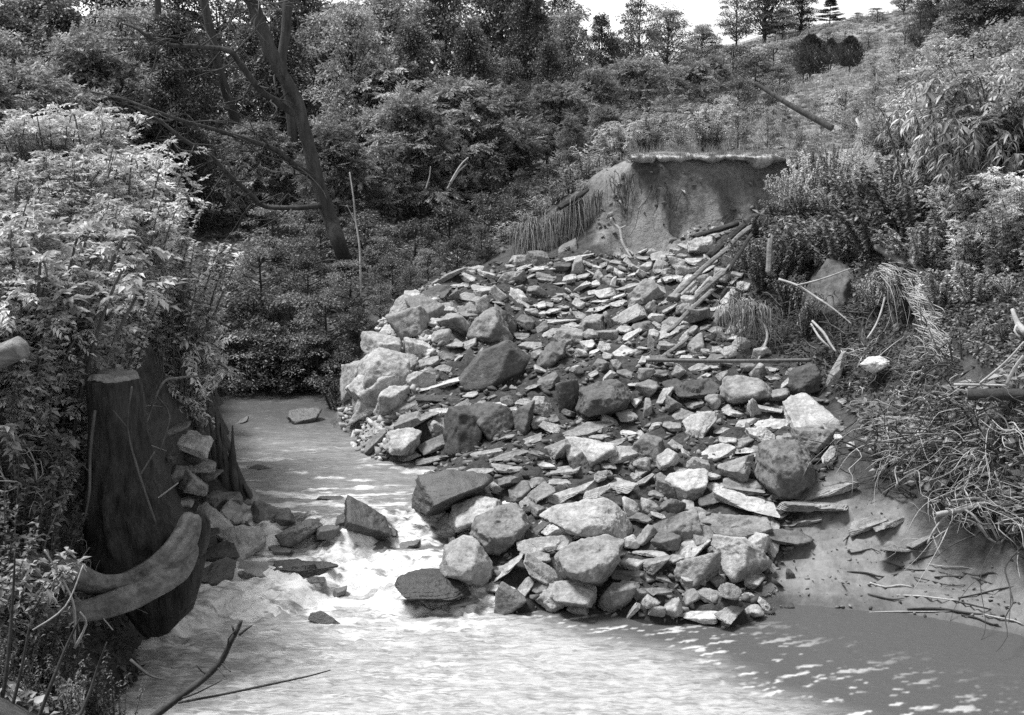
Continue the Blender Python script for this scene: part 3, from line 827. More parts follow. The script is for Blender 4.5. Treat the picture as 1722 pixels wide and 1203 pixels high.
# --- middle left
for a in [(698,706,66,34,5,.26,'s'),(691,681,60,26,20,.24,'s'),(735,693,42,20,10,.44,'s'),(758,703,78,28,35,.32,'s'),(732,748,48,30,10,.18,'b'),(910,684,36,30,0,.36,'b'),(866,690,40,10,0,.5,'s'),(934,723,44,25,-20,.46,'s'),
 (988,723,82,28,5,.3,'s'),(991,757,74,42,-18,.46,'b'),(1045,767,46,34,-10,.4,'b'),(1095,759,48,44,0,.22,'b'),(1048,743,56,16,0,.34,'s'),(1048,727,44,14,10,.46,'s'),(940,758,48,26,10,.32,'b'),(907,765,46,20,-8,.2,'s'),
 (819,763,100,24,20,.32,'s'),(856,766,58,15,5,.32,'s'),(731,773,58,17,5,.3,'s'),(917,783,36,14,0,.44,'s'),(950,792,46,20,5,.36,'s'),(977,784,34,38,0,.13,'b'),(1122,773,32,30,0,.44,'b'),(856,789,52,18,10,.34,'s'),(806,793,42,14,0,.34,'s'),
 (1055,700,28,20,20,.34,'b'),(1089,690,18,28,0,.28,'b'),(1112,674,50,20,50,.4,'s'),(1136,652,34,26,0,.1,'b'),(772,790,40,12,0,.3,'s'),(720,790,40,12,0,.2,'s'),(890,742,40,18,15,.28,'b'),(850,735,34,16,0,.24,'b'),(632,742,44,20,25,.2,'b'),(660,716,40,16,15,.3,'s'),(905,712,28,20,0,.34,'b'),(1010,735,36,14,0,.34,'s')]: rock(*a)
# --- middle right
for a in [(1174,655,74,32,5,.1,'s'),(1201,675,22,20,0,.3,'b'),(1356,642,48,44,0,.11,'b'),(1238,697,48,20,0,.6,'b'),(1270,690,22,30,0,.44,'b'),(1292,689,42,13,0,.48,'s'),(1299,714,50,28,0,.56,'b'),
 (1255,711,34,20,10,.44,'b'),(1370,739,60,28,0,.24,'b'),(1324,737,32,20,0,.26,'b'),(1278,735,38,24,15,.6,'b'),(1224,741,26,14,0,.42,'s'),(1204,760,56,32,10,.48,'b'),(1255,760,36,14,5,.58,'s'),(1348,790,66,20,-48,.46,'s'),
 (1355,757,36,18,-35,.54,'b'),(1399,764,64,20,-4,.5,'s'),(1407,736,14,11,0,.7,'b'),(1431,750,16,11,0,.5,'b'),(1241,789,58,30,5,.3,'b'),(1177,785,38,26,0,.36,'b'),(1142,790,32,16,0,.48,'s'),(1305,667,34,24,0,.26,'b'),
 (1333,625,26,14,0,.34,'b'),(1297,622,22,12,0,.44,'b'),(1322,645,34,11,40,.48,'s'),(1420,674,26,9,0,.4,'s'),(1356,678,60,14,0,.14,'s'),(1510,549,16,15,0,.34,'b'),
 (1280,760,30,16,0,.36,'b'),(1215,725,26,14,0,.38,'b'),(1190,700,30,16,0,.4,'b'),(1225,688,22,14,0,.46,'b'),(1150,700,30,16,10,.34,'b'),(1130,716,26,18,0,.3,'b'),(1330,690,30,16,-10,.3,'b'),(1360,668,34,12,0,.2,'s'),(1228,765,24,14,0,.4,'b'),(1416,722,26,12,0,.3,'b'),(1500,690,22,9,5,.36,'s')]: rock(*a)
for a in [(1541,731,12,12,0,.85,'b'),(1595,743,18,13,0,.7,'b')]: rock(*a, sink=2.2, group='white stones on the right bank')
rock(1471, 614, 50, 26, tone=.85, typ='b', label='biggest white stone, lying level right of the spear-shaped stone', outline=[(1446,613),(1460,601),(1480,600),(1496,607),(1490,619),(1472,629),(1456,622)], deep=.12, sink=2.5, group='white stones on the right bank')
MS = 'crusts of silt on the mud flat'
for a in [(1370,850,110,40,8,.30,'s'),(1395,825,80,26,6,.30,'s'),(1345,878,70,22,4,.28,'s'),(1455,882,56,30,30,.28,'s'),(1490,880,60,26,32,.28,'s'),(1510,925,100,26,0,.26,'s'),(1560,905,60,18,15,.26,'s')]:
    rock(*a, name='silt_crust', desc='smooth pale silt crust with broken edge', sink=.35, group=MS, rough=.09, pitch=.06, strata=.14)
# --- lower
for a in [(855,958,62,36,40,.48,'s'),(914,965,66,34,-30,.42,'s'),(833,992,70,26,10,.38,'s'),(917,917,78,30,5,.4,'s'),(933,1008,52,22,-5,.38,'b'),(1035,1005,48,46,0,.28,'b'),(1109,996,38,16,-10,.22,'s'),(1068,969,70,18,-8,.13,'s'),
 (1105,948,40,20,0,.3,'b'),(1095,931,60,16,0,.34,'s'),(1129,1022,30,28,0,.4,'b'),(1095,1012,26,22,0,.46,'b'),(1058,1033,42,15,35,.4,'s'),(1105,1028,24,16,0,.36,'b'),(1020,1033,18,9,0,.5,'s'),(873,830,30,26,0,.22,'b'),
 (903,839,56,26,25,.32,'s'),(957,831,80,22,28,.42,'s'),(1004,829,46,16,10,.48,'s'),(1058,855,30,26,-20,.5,'b'),(1094,853,28,22,0,.42,'b'),(1126,855,36,28,0,.22,'b'),(1075,873,36,20,0,.2,'b'),(934,889,46,26,10,.46,'b'),(979,887,36,34,0,.44,'b'),
 (961,904,28,18,30,.42,'b'),(904,893,64,20,42,.13,'s'),(1010,903,76,15,-5,.13,'s'),(1116,886,84,24,27,.18,'s'),(1150,888,52,46,0,.26,'b'),(1075,815,50,15,15,.4,'s'),(1041,818,60,26,5,.34,'b'),(1124,821,42,36,0,.22,'b'),
 (1160,818,54,42,10,.54,'b'),(1206,821,34,19,0,.66,'b'),(1251,818,58,36,-8,.3,'b'),(1326,903,62,42,-10,.2,'b'),(1160,925,64,30,40,.5,'b'),(1270,916,40,34,0,.5,'b'),(1277,903,32,18,20,.5,'b'),(1299,921,20,34,0,.6,'b'),
 (1299,956,44,16,-55,.48,'s'),(1327,969,15,16,0,.1,'b'),(1160,977,42,22,-10,.46,'b'),(1228,994,32,24,0,.34,'b'),(1194,1004,42,26,0,.34,'b'),(1162,1007,26,28,0,.32,'b'),(1172,1036,60,22,-4,.52,'s'),(1228,1034,46,24,5,.4,'b'),
 (1267,1031,26,20,0,.44,'b'),(1285,1018,26,16,-30,.5,'b'),(1257,1003,20,11,0,.5,'b'),(1326,1021,15,11,0,.1,'b'),(1200,838,44,20,15,.16,'b'),(880,992,40,18,30,.4,'s'),(1075,1000,28,18,0,.26,'b'),(1060,985,30,14,0,.28,'b'),
 (1140,945,30,20,0,.3,'b'),(1120,975,30,14,-10,.26,'s'),(1085,900,34,16,10,.26,'b'),(1040,930,26,18,0,.3,'b'),(940,862,30,16,20,.26,'b'),(868,860,34,18,10,.2,'b'),(1180,862,34,20,-10,.36,'b'),(1205,925,26,18,0,.3,'b'),(1210,978,30,18,0,.32,'b'),
 (1015,800,40,18,0,.34,'s'),(1075,795,34,16,10,.3,'b'),(1110,800,30,14,0,.36,'s'),(1195,800,30,18,0,.34,'b'),(900,812,44,18,8,.3,'s'),(855,812,34,18,0,.22,'b'),(940,812,36,14,5,.36,'s'),(1290,870,40,14,-12,.4,'s'),(1180,905,40,20,15,.26,'b')]: rock(*a)
# --- left bank stones and rocks in the water
LBK = 'stones along the left bank'
for a in [(308,640,92,20,4,.36,'s',11.9),(322,652,66,12,2,.10,'s',11.9),(290,696,40,20,0,.12,'b',11.8),(296,722,44,22,0,.22,'b',12.0),(320,731,34,18,-20,.46,'b',11.9),(312,750,70,30,-8,.5,'s',11.75),(330,781,54,30,0,.34,'b',11.6),(316,765,60,18,0,.08,'s',11.7),
 (330,814,66,30,0,.34,'b',11.3),(306,843,36,22,0,.48,'b',10.9),(357,838,40,28,0,.2,'b',11.2),(352,874,94,42,-18,.56,'s',10.8),(404,864,48,48,-40,.46,'s',11),(416,838,36,28,0,.3,'b',11.3)]:
    rock(*a[:7], D=a[7] if a[1] < 700 else None, group=LBK)
for a in [(370,928,68,42,-8,.10,'b'),(411,920,58,44,0,.42,'b'),(285,770,34,22,0,.14,'b'),(345,745,30,22,0,.12,'b'),(350,800,40,26,0,.2,'b'),(385,838,40,24,0,.24,'b'),(335,712,34,20,0,.16,'b'),(345,690,26,16,0,.1,'b'),(340,900,50,26,0,.12,'b'),(376,900,46,26,-20,.3,'b'),(448,866,44,38,-20,.2,'b'),(388,905,40,22,0,.14,'b'),(298,800,30,24,0,.28,'b')]: rock(*a, group=LBK)
CRK = 'rocks standing in the creek'
for a in [(364,972,62,42,0,.12,'b'),(431,969,48,34,0,.26,'b'),(500,961,112,36,0,.04,'s'),(512,714,46,22,-12,.12,'b'),(404,717,32,8,0,.16,'s'),(441,795,38,9,0,.12,'s'),(559,848,44,16,-8,.10,'b'),(507,908,66,36,8,.12,'b'),(552,905,34,24,0,.14,'b'),(585,880,40,26,10,.10,'b'),(480,880,34,20,0,.16,'b'),(640,925,34,16,0,.12,'s'),(690,925,30,16,0,.14,'b'),(470,935,40,20,0,.12,'b'),(532,985,34,12,0,.14,'s'),
 (615,887,80,42,-6,.08,'b'),(552,1055,54,18,-10,.10,'s'),(738,1022,56,18,0,.3,'s'),(780,1022,44,14,0,.26,'s'),(655,902,26,14,0,.1,'b'),(572,1004,26,10,0,.14,'b')]:
    rock(*a, wet=True, group=CRK, sink=0.15, lift=0.05)
# --- smaller stones that fill the gaps
def fill(n, poly, lo, hi, tones, seed):
    r = np.random.default_rng(seed)
    poly = [tuple(p) for p in poly]
    xs, ys = [p[0] for p in poly], [p[1] for p in poly]
    got, tries = 0, 0
    while got < n and tries < 6000:
        tries += 1
        x, y = r.uniform(min(xs), max(xs)), r.uniform(min(ys), max(ys))
        if not in_poly(np.array([x]), np.array([y]), poly)[0]: continue
        w = r.uniform(lo, hi) * (0.6 + 0.5 * (y - 420) / 600)
        if any(((x - a) / (0.40 * c + 0.4 * w)) ** 2 + ((y - b) / (0.40 * d + 0.3 * w)) ** 2 < 1 for a, b, c, d in ROCKS): continue
        rock(x, y, w, w * r.uniform(.4, .85), r.normal(0, 18), float(r.choice(tones)), str(r.choice(['b', 'b', 's'])), lift=0.01)
        got += 1
    return got
_left = 150
PILE_PX = [(700,470),(850,440),(1000,430),(1200,400),(1260,520),(1290,610),(1400,640),(1400,760),(1320,860),(1310,1000),(1280,1040),(1050,1040),(820,1010),(740,930),(705,790),(620,740),(720,640),(640,560)]
print("hand rocks", len(ROCKS), "fill", fill(_left, PILE_PX, 22, 44, [.5, .38, .28, .2, .44], 3), fill(70, [(960,450),(1240,400),(1260,520),(1200,600),(980,600),(920,520)], 22, 40, [.52, .42, .34], 4))

# --- broken chips and gravel between the stones: nobody could count them
def chips(name, n, poly, lo, hi, seed, mat, label):
    r = np.random.default_rng(seed)
    tm = []
    for i in range(14):
        bm = bmesh.new()
        S = np.array([1, r.uniform(.45, .9), r.uniform(.2, .6)])
        for v in r.uniform(-1, 1, (11, 3)) * S: bm.verts.new(v)
        bmesh.ops.convex_hull(bm, input=bm.verts)
        bmesh.ops.triangulate(bm, faces=bm.faces)
        for v in [v for v in bm.verts if not v.link_faces]: bm.verts.remove(v)
        bm.verts.index_update()
        tm.append((np.array([v.co[:] for v in bm.verts]), np.array([[v.index for v in f.verts] for f in bm.faces])))
        bm.free()
    xs, ys = [p[0] for p in poly], [p[1] for p in poly]
    X, Y = r.uniform(min(xs), max(xs), n * 4), r.uniform(min(ys), max(ys), n * 4)
    k = in_poly(X, Y, poly); X, Y = X[k][:n], Y[k][:n]
    Z = hgt(X, Y)
    mb = MB()
    for x, y, z in zip(X, Y, Z):
        s = lo + (hi - lo) * r.uniform() ** 2
        V0, F0 = tm[r.integers(0, 14)]
        R = np.array(Euler((r.normal(0, .35), r.normal(0, .35), r.uniform(0, 6.28))).to_matrix())
        mb.add(V0 @ R.T * s + np.array([x, y, z + 0.2 * s]), F0)
    o = link(name, mb.mesh(name, mat, smooth=False))
    return tag(o, kind="stuff")
def mat_chip(lo, hi):
    m, nt, b = new_mat("rock_chip")
    g = N(nt, "ShaderNodeNewGeometry")
    v = maprange(nt, g.outputs["Random Per Island"], 0, 1, lo, hi)
    v = mth(nt, 'MULTIPLY', v, maprange(nt, noise_node(nt, 40, 5, 0.6), 0.3, 0.7, 0.7, 1.3))
    nt.links.new(grey(nt, v), b.inputs["Base Color"]); b.inputs["Roughness"].default_value = 0.85
    return m
M['chip'] = mat_chip(0.025, 0.22)
M['chip_pale'] = mat_chip(0.15, 0.5)
chips("scarp_gravel", 130, SCARP, 0.012, 0.09, 22, M['chip'], None)
chips("rubble", 5000, PILE, 0.018, 0.075, 21, M['chip'], None)
chips("mound_rubble", 1500, MOUND, 0.015, 0.10, 25, M['chip_pale'], None)

chips("mud_debris", 420, MUD, 0.004, 0.030, 27, M['chip'], None)
# ------------------------------------------------------------------ stumps, logs, planks, pipe, dead branches
def empty(name, loc):
    o = bpy.data.objects.new(name, None)
    COL.objects.link(o)
    o.location = loc
    o.empty_display_size = 0.2
    return o
def part(name, V, F, mat, parent, origin, smooth=True):
    mb = MB(); mb.add(V, F)
    return mb.build(name, mat, parent, origin, smooth)
def pxpath(pts):
    """[(px, py, D, width px)] -> path, radii in metres"""
    path, rad = [], []
    for px, py, D, w in pts:
        p = P(px, py, D)
        path.append(p); rad.append(w * 0.5 * D / FPX * 1.02)
    return np.array(path), np.array(rad)

# sawn stump with its wet trunk and two smooth roots hanging over the water
st_o = P(225, 1000, 9.25)
stump = empty("sawn_stump", st_o)
tag(stump, "dark wet sawn-off tree stump with two smooth roots over the creek edge", "stump")
p, r = pxpath([(193,636,9.25,84),(197,700,9.25,91),(201,780,9.23,102),(208,850,9.21,123),(226,915,9.17,154),(246,965,9.15,140),(258,1010,9.13,105),(262,1066,9.11,40)])
V, F = tube(p, r, 72, 0.025, 0.20, 0.025, 3, freq=9)
part("trunk", V, F, M['stump_bark'], stump, st_o)
p, r = pxpath([(193,629,9.25,73),(193.3,637,9.25,83)])
V, F = tube(p, r, 72, 0.01, 0.18, 0.025, 3)
V[:, 2] += 0.05 * fbm(V * 11.0, 3)
part("cut_face", V, F, M['cut'], stump, st_o)
p, r = pxpath([(322,872,9.05,36),(310,905,8.91,46),(282,940,8.80,46),(245,965,8.70,38),(205,980,8.60,32),(165,982,8.50,36),(130,970,8.40,42),(98,954,8.35,40),(60,944,8.35,34),(15,942,8.35,28)])
V, F = tube(p, r, 32, 0.02, 0.15, 0.05, 8, freq=7)
part("root", V, F, M['root'], stump, st_o)
p, r = pxpath([(318,915,8.99,34),(296,956,8.81,46),(258,984,8.63,44),(212,1007,8.50,44),(165,1022,8.40,40),(125,1030,8.30,34),(85,1038,8.25,28),(45,1044,8.20,24),(5,1050,8.15,20)])
V, F = tube(p, r, 32, 0.02, 0.15, 0.05, 14, freq=7)
part("root", V, F, M['root'], stump, st_o)
p, r = pxpath([(316,930,9.07,62),(305,975,9.05,64),(288,1015,9.05,66),(270,1060,9.05,26)])
V, F = tube(p, r, 22, 0.04, 0.16, 0.08, 5)
part("buttress", V, F, M['stump_bark'], stump, st_o)
p, r = pxpath([(330,862,9.10,16),(336,880,9.10,34),(328,910,9.07,46),(318,950,9.05,40)])
V, F = tube(p, r, 12, 0.03, 0.35, 0.1, 9)
part("splinter", V, F, M['stump_bark'], stump, st_o)

# splintered snag at the creek edge
sn_o = P(395, 832, 11.7)
snag = empty("splintered_snag", sn_o)
tag(snag, "splintered wooden snag with upright spikes behind the left bank stones", "snag")
for i, (x0, y0, x1, y1, w) in enumerate([(352,702,374,830,13),(363,694,380,836,14),(371,712,386,836,12),(345,735,368,820,10),(391,716,392,836,11),(384,752,400,838,16),(398,778,412,842,12),(376,730,378,836,18),(404,800,424,842,10),(356,760,372,836,16)]):
    p, r = pxpath([(x0, y0, sn_o[1], 2.5), (x0 * .72 + x1 * .28, y0 * .72 + y1 * .28, sn_o[1], w * .55), ((x0 + x1) / 2, (y0 + y1) / 2, sn_o[1] - .02 * (i % 3), w), (x1, y1, sn_o[1] + .02, w * 1.4)])
    V, F = tube(p, r, 9, 0.05, 0.28, 0.15, i + 30, freq=5)
    part("spike", V, F, M['bark_dark'], snag, sn_o)

def log(name, pts, mat, label, cat, seed, seg=20, rough=0.06, cut=None, group=None, desc=None, flute=0.0):
    p, r = pxpath(pts)
    V, F = tube(p, r, seg, 0.06, rough, flute, seed, freq=4)
    mb = MB(); mb.add(V, F)
    org = p.mean(0)
    o = mb.build(name, mat, None, org)
    tag(o, label, cat, group=group, desc=desc)
    if cut is not None:
        # end grain: a thin disc standing 2 mm proud of the end
        k, sg = (0, 0) if cut == 'start' else (-1, -1)
        t = (p[0] - p[1]) if cut == 'start' else (p[-1] - p[-2])
        t = t / np.linalg.norm(t)
        V2, F2 = tube(np.array([p[sg] - t * 0.01, p[sg] + t * 0.006]), np.array([r[sg] * .97, r[sg] * .93]), seg, 0.05, rough * .6, flute, seed)
        c = MB(); c.add(V2, F2)
        c.build("end_grain", M['cut'], o, org).location = (0, 0, 0)
    return o
log("cut_log", [(-170,705,8.6,42),(-45,622,8.45,42),(36,584,8.35,38)], M['wood'], "short pale cut log poking in from the left bank weeds", "log", 41, cut='end', rough=.12, flute=.06)
log("branch_log", [(60,570,10.2,16),(110,584,10.2,22),(165,606,10.1,20)], M['bark'], "thin grey log lying in weeds just above the sawn stump", "log", 42)
log("wet_log", [(1628,664,10.9,20),(1680,664,10.8,21),(1780,662,10.7,22)], M['wood_dark'], "black wet log lying level on the brushy right bank", "log", 43, cut='start')
log("fallen_pole", [(1270,140,20.6,6),(1330,178,20.2,8.5),(1400,216,19.8,11)], M['bark_dark'], "straight dark pole slanting down over the weeds above the scarp", "pole", 44, seg=12, rough=.03)
log("steel_pipe", [(1086,606,13.75,6.5),(1225,607.5,13.7,6.5),(1364,606,13.65,6.5)], M['steel'], "thin straight rusty steel pipe lying level across the rubble", "pipe", 45, seg=12, rough=.015)
log("pale_stick", [(1604,647,10.95,4),(1660,648,10.9,5),(1725,650,10.9,4)], M['twig'], "pale straight stick lying just above the black wet log", "stick", 46, seg=8, rough=.1)
# planks: flat sawn boards
def plank(a, b, w, th, mat, label, seed, desc=None, group=None):
    a, b = np.asarray(a, float), np.asarray(b, float)
    ax = b - a; L = np.linalg.norm(ax); ax /= L
    n = np.array([0.1, -0.75, 0.65]); n -= ax * n.dot(ax); n /= np.linalg.norm(n)
    s = np.cross(n, ax)
    m, k = max(8, int(L / .05)), 6
    r = np.random.default_rng(seed)
    U = np.linspace(0, 1, m)
    V, F = [], []
    ring = [(-1, -1), (-.33, -1), (.33, -1), (1, -1), (1, 1), (.33, 1), (-.33, 1), (-1, 1)]
    for u in U:
        for (i, j) in ring:
            V.append(a + ax * u * L + s * i * w / 2 + n * j * th / 2)
    V = np.array(V)
    nr = len(ring)
    for i in range(m - 1):
        for j in range(nr):
            F.append((i * nr + j, i * nr + (j + 1) % nr, (i + 1) * nr + (j + 1) % nr, (i + 1) * nr + j))
    V += (0.012 * fbm(V * 9 + seed, 3))[:, None] * n + (0.02 * fbm(V * 5 + seed + 9, 3))[:, None] * s
    e = r.uniform(-.06, .06, nr)
    V[:nr] += ax * e[:, None]; V[-nr:] += ax * r.uniform(-.06, .06, nr)[:, None]
    F = np.array(F); F = np.concatenate([F[:, [0, 1, 2]], F[:, [0, 2, 3]]])
    caps = [(0, j + 1, j) for j in range(1, nr - 1)] + [((m - 1) * nr, (m - 1) * nr + j, (m - 1) * nr + j + 1) for j in range(1, nr - 1)]
    mb = MB(); mb.add(V, np.concatenate([F, np.array(caps)]))
    o = mb.build("plank", mat, None, (a + b) / 2, smooth=False)
    return tag(o, label, "plank", group=group, desc=desc)
PK = 'broken boards leaning on the rubble'
plank(P(1118,510,16.0), P(1262,382,16.3), .06, .035, M['wood'], "pale weathered board leaning up the rubble, longest of the leaning boards", 1, group=PK)
plank(P(1134,530,15.6), P(1230,448,15.9), .05, .03, M['wood'], "pale broken board low among the leaning boards", 2, group=PK)
plank(P(1196,428,16.3), P(1270,362,16.6), .07, .04, M['wood_dark'], "dark board at the head of the leaning boards", 3, group=PK)
plank(P(1168,399,17.2), P(1236,377,17.3), .06, .06, M['wood_dark'], "short dark timber at the foot of the soil scarp", 4, group=PK)
plank(P(1476,412,13.7), P(1590,492,13.2), .11, .06, M['wood'], "grey timber slanting down the right slope above the dry grass", 6, group=PK)
plank(P(1530,440,13.4), P(1600,500,13.1), .05, .04, M['wood'], "thin pale lath beside the grey timber on the right slope", 7, group=PK)
plank(P(1292,462,14.9), P(1296,398,15.1), .06, .05, M['wood'], "short pale post standing among roots right of the boards", 8, group=PK)
plank(P(937,352,18.7), P(985,322,18.9), .07, .05, M['wood_dark'], "dark stick jutting along the root-hung bank edge", 9, group=PK)

def branch_set(name, label, cat, segs, mat, seed, seg=8, rough=.1, group=None, desc=None):
    """a dead branch: first run is the main stem, the rest are its side twigs"""
    p0, r0 = pxpath(segs[0])
    o = None
    mb = MB()
    for i, s in enumerate(segs):
        p, r = pxpath(s)
        V, F = tube(p, r, seg, 0.04, rough, 0.0, seed + i)
        mb.add(V, F)
    o = mb.build(name, mat, None, p0.mean(0))
    return tag(o, label, cat, group=group, desc=desc)
branch_set("dead_branch", "bare dark forked branch rising over the white water at the bottom edge", "branch",
    [[(235,1222,7.0,15),(262,1203,7.0,14),(300,1174,7.05,13),(345,1140,7.1,12),(372,1112,7.1,11),(388,1080,7.1,9),(400,1058,7.12,8),(405,1044,7.12,7)],
     [(402,1068,7.1,5),(412,1060,7.1,4),(424,1052,7.1,2)],[(385,1092,7.1,4),(384,1075,7.05,3),(396,1060,7.05,2)],[(372,1114,7.1,6),(382,1124,7.05,4),(388,1130,7,2)],[(352,1134,7.1,5),(340,1130,7.1,3),(330,1118,7.1,2)],
     [(395,1066,7.1,5),(390,1052,7.1,3)],[(300,1176,7.05,4),(330,1166,7.0,3),(372,1145,6.9,2)],[(366,1122,7.1,5),(378,1138,7.0,2)]], M['twig_dark'], 60)
branch_set("long_twig", "long thin straight twig reaching out over the water beside the forked branch", "twig", [[(300,1182,7.0,5),(380,1167,7.15,4.5),(460,1150,7.3,4),(520,1137,7.4,3),(556,1127,7.45,2)]], M['twig_dark'], 70)

# pale dead brush and roots on the right bank
BR = 'pale dead branches on the right bank'
def pale(name, cat, label, *segs, mat='twig', seed=80, group=BR):
    return branch_set(name, label, cat, segs, M[mat], seed, 7, .12, group=group)
pale("dead_branch", "branch", "pale antler-like dead branch lowest on the right bank over the mud", [(1575,866,10.5,9),(1620,856,10.5,9),(1665,845,10.45,8),(1700,850,10.4,8),(1740,858,10.4,9)], [(1665,846,10.45,6),(1640,838,10.4,5),(1600,842,10.4,3)], [(1620,856,10.5,5),(1640,870,10.4,4),(1662,905,10.3,4),(1682,915,10.3,3)], [(1662,905,10.3,4),(1640,880,10.25,3),(1618,872,10.2,2)], [(1682,915,10.3,5),(1664,880,10.25,4),(1650,862,10.2,2)], [(1682,915,10.3,4),(1705,884,10.3,3),(1712,866,10.3,2)], seed=81)
pale("dead_branch", "branch", "pale crooked branch coming in beside the antler-like branch", [(1680,828,10.5,5),(1706,834,10.45,7),(1740,840,10.4,9)], [(1690,842,10.4,4),(1680,812,10.45,3),(1672,792,10.5,2)], seed=83)
pale("dead_branch", "branch", "thin pale branch arching down from the right bank brush to the mud", [(1560,915,10.5,4),(1572,890,10.5,4),(1600,860,10.5,4),(1640,845,10.5,3)], [(1568,900,10.5,3),(1580,930,10.4,3),(1592,946,10.4,2)], seed=85)
pale("dead_branch", "branch", "pale bleached branch standing at the right edge above the black log", [(1702,520,11.3,6),(1712,545,11.2,10),(1726,560,11.1,14)], [(1712,545,11.2,5),(1706,556,11.15,4),(1716,570,11.1,2)], seed=87)
pale("dead_branch", "branch", "pale forked stem leaning over the black wet log", [(1692,648,10.8,6),(1706,620,10.8,6),(1722,598,10.8,5)], [(1648,645,10.9,4),(1690,610,10.8,4),(1722,575,10.8,3)], seed=89)
pale("dead_branch", "branch", "pale root fork dangling below the black wet log", [(1652,735,10.8,4),(1660,700,10.8,5),(1668,680,10.8,5)], [(1664,690,10.8,4),(1690,705,10.75,3),(1700,740,10.7,2)], [(1664,690,10.8,3),(1645,700,10.8,3),(1640,690,10.8,2)], seed=91)
pale("dead_branch", "branch", "thin pale branch lying along the mud edge under the brush", [(1600,760,10.9,3),(1640,730,10.9,4),(1690,735,10.8,4),(1725,728,10.7,4)], [(1640,730,10.9,3),(1620,735,10.9,2)], seed=93)
pale("arched_root", "root", "pale arched root curving down past the round-shouldered boulder", [(1310,470,14.6,4),(1340,480,14.4,4),(1372,500,14.2,4),(1402,520,14.0,3),(1432,545,13.8,2)], [(1340,480,14.4,3),(1380,470,14.0,3),(1430,452,13.8,2)], seed=95)
pale("arched_root", "root", "thin root bending from the dry tuft to the steel pipe", [(1262,525,14.4,4),(1285,548,14.3,5),(1290,570,14.2,5),(1278,600,14.1,4),(1262,625,14.0,3)], [(1288,575,14.2,3),(1270,600,14.15,2)], seed=97)
pale("arched_root", "root", "pair of pale bent stems hanging over the spear-shaped stone", [(1366,540,13.9,4),(1385,560,13.7,5),(1396,578,13.6,4),(1406,592,13.5,3)], [(1364,545,13.9,3),(1380,570,13.7,4),(1400,588,13.6,2)], seed=99)
pale("hanging_root", "root", "long thin root hanging down left of the dry grass tuft", [(1492,470,13.7,3),(1486,510,13.5,4),(1474,545,13.4,4),(1458,570,13.3,3)], seed=101)
pale("bent_sapling", "stem", "white forked stem bent down the soil scarp to the rubble", [(1027,366,18.25,4),(1032,378,18.25,5),(1042,385,18.2,5),(1047,408,18.1,5),(1056,425,18.0,4),(1068,443,17.8,3)], [(1042,385,18.2,3),(1052,380,18.25,2)], seed=103)
pale("bare_sapling", "sapling", "pale slender leafless sapling stem before the dark bank across the creek", [(588,290,18.6,2),(594,330,18.5,2.5),(598,370,18.5,3),(605,420,18.4,3.5),(607,495,18.3,4)], [(598,375,18.5,2),(583,345,18.5,1)], seed=105)
pale("dead_branch", "branch", "pale forked dead branch showing in the dark woods above the creek bend", [(755,312,21,3),(770,290,21,3),(785,276,21,2)], [(757,308,21,4),(775,278,21,3),(788,265,21,2)], [(770,290,21,3),(752,318,21,3)], seed=107, group='pale dead sticks in the dark woods')
pale("dead_branch", "branch", "short pale upright stick in the dark woods, lower of the two", [(716,318,21,2.5),(722,298,21,2),(724,280,21,1.5)], seed=109, group='pale dead sticks in the dark woods')
# twigs stranded on the mud
r_ = np.random.default_rng(77)
MT = 'twigs stranded on the mud flat'
mud_tw = [(1275,998,45,0),(1468,968,70,-6),(1500,985,60,-5),(1545,960,90,-12),(1580,985,70,-9),(1560,1008,85,-6),(1620,975,80,-10),(1600,1030,120,-4),(1530,1032,110,-3),(1660,1000,80,12),(1640,1020,60,-14),(1690,1045,60,-18),(1455,928,44,18),(1540,945,60,24),(1510,928,50,-4),(1490,1005,50,-8),(1650,1045,60,-25),(1600,955,70,-15),(1655,970,60,-8),(1440,900,40,28)]
for i, (x, y, L, a) in enumerate(mud_tw):
    ca, sa = math.cos(math.radians(a)), math.sin(math.radians(a))
    q = []
    for k in (-.5, -.15, .2, .5):
        px, py = x + 1.25 * L * k * ca, y - L * k * sa + r_.normal(0, 3)
        t = T(px, py); q.append(t + np.array([0, 0, .012]))
    V, F = tube(np.array(q), np.array([.005, .008, .007, .002]) * r_.uniform(.6, 1.4), 6, .04, .15, 0, 200 + i)
    mb = MB(); mb.add(V, F)
    dk = i % 3 != 2
    o = mb.build("stranded_twig", M['twig_dark'] if dk else M['twig'], None, np.mean(q, 0))
    tag(o, None, "twig", group=MT, desc="thin dark twig on wet silt" if dk else "thin pale twig on wet silt")
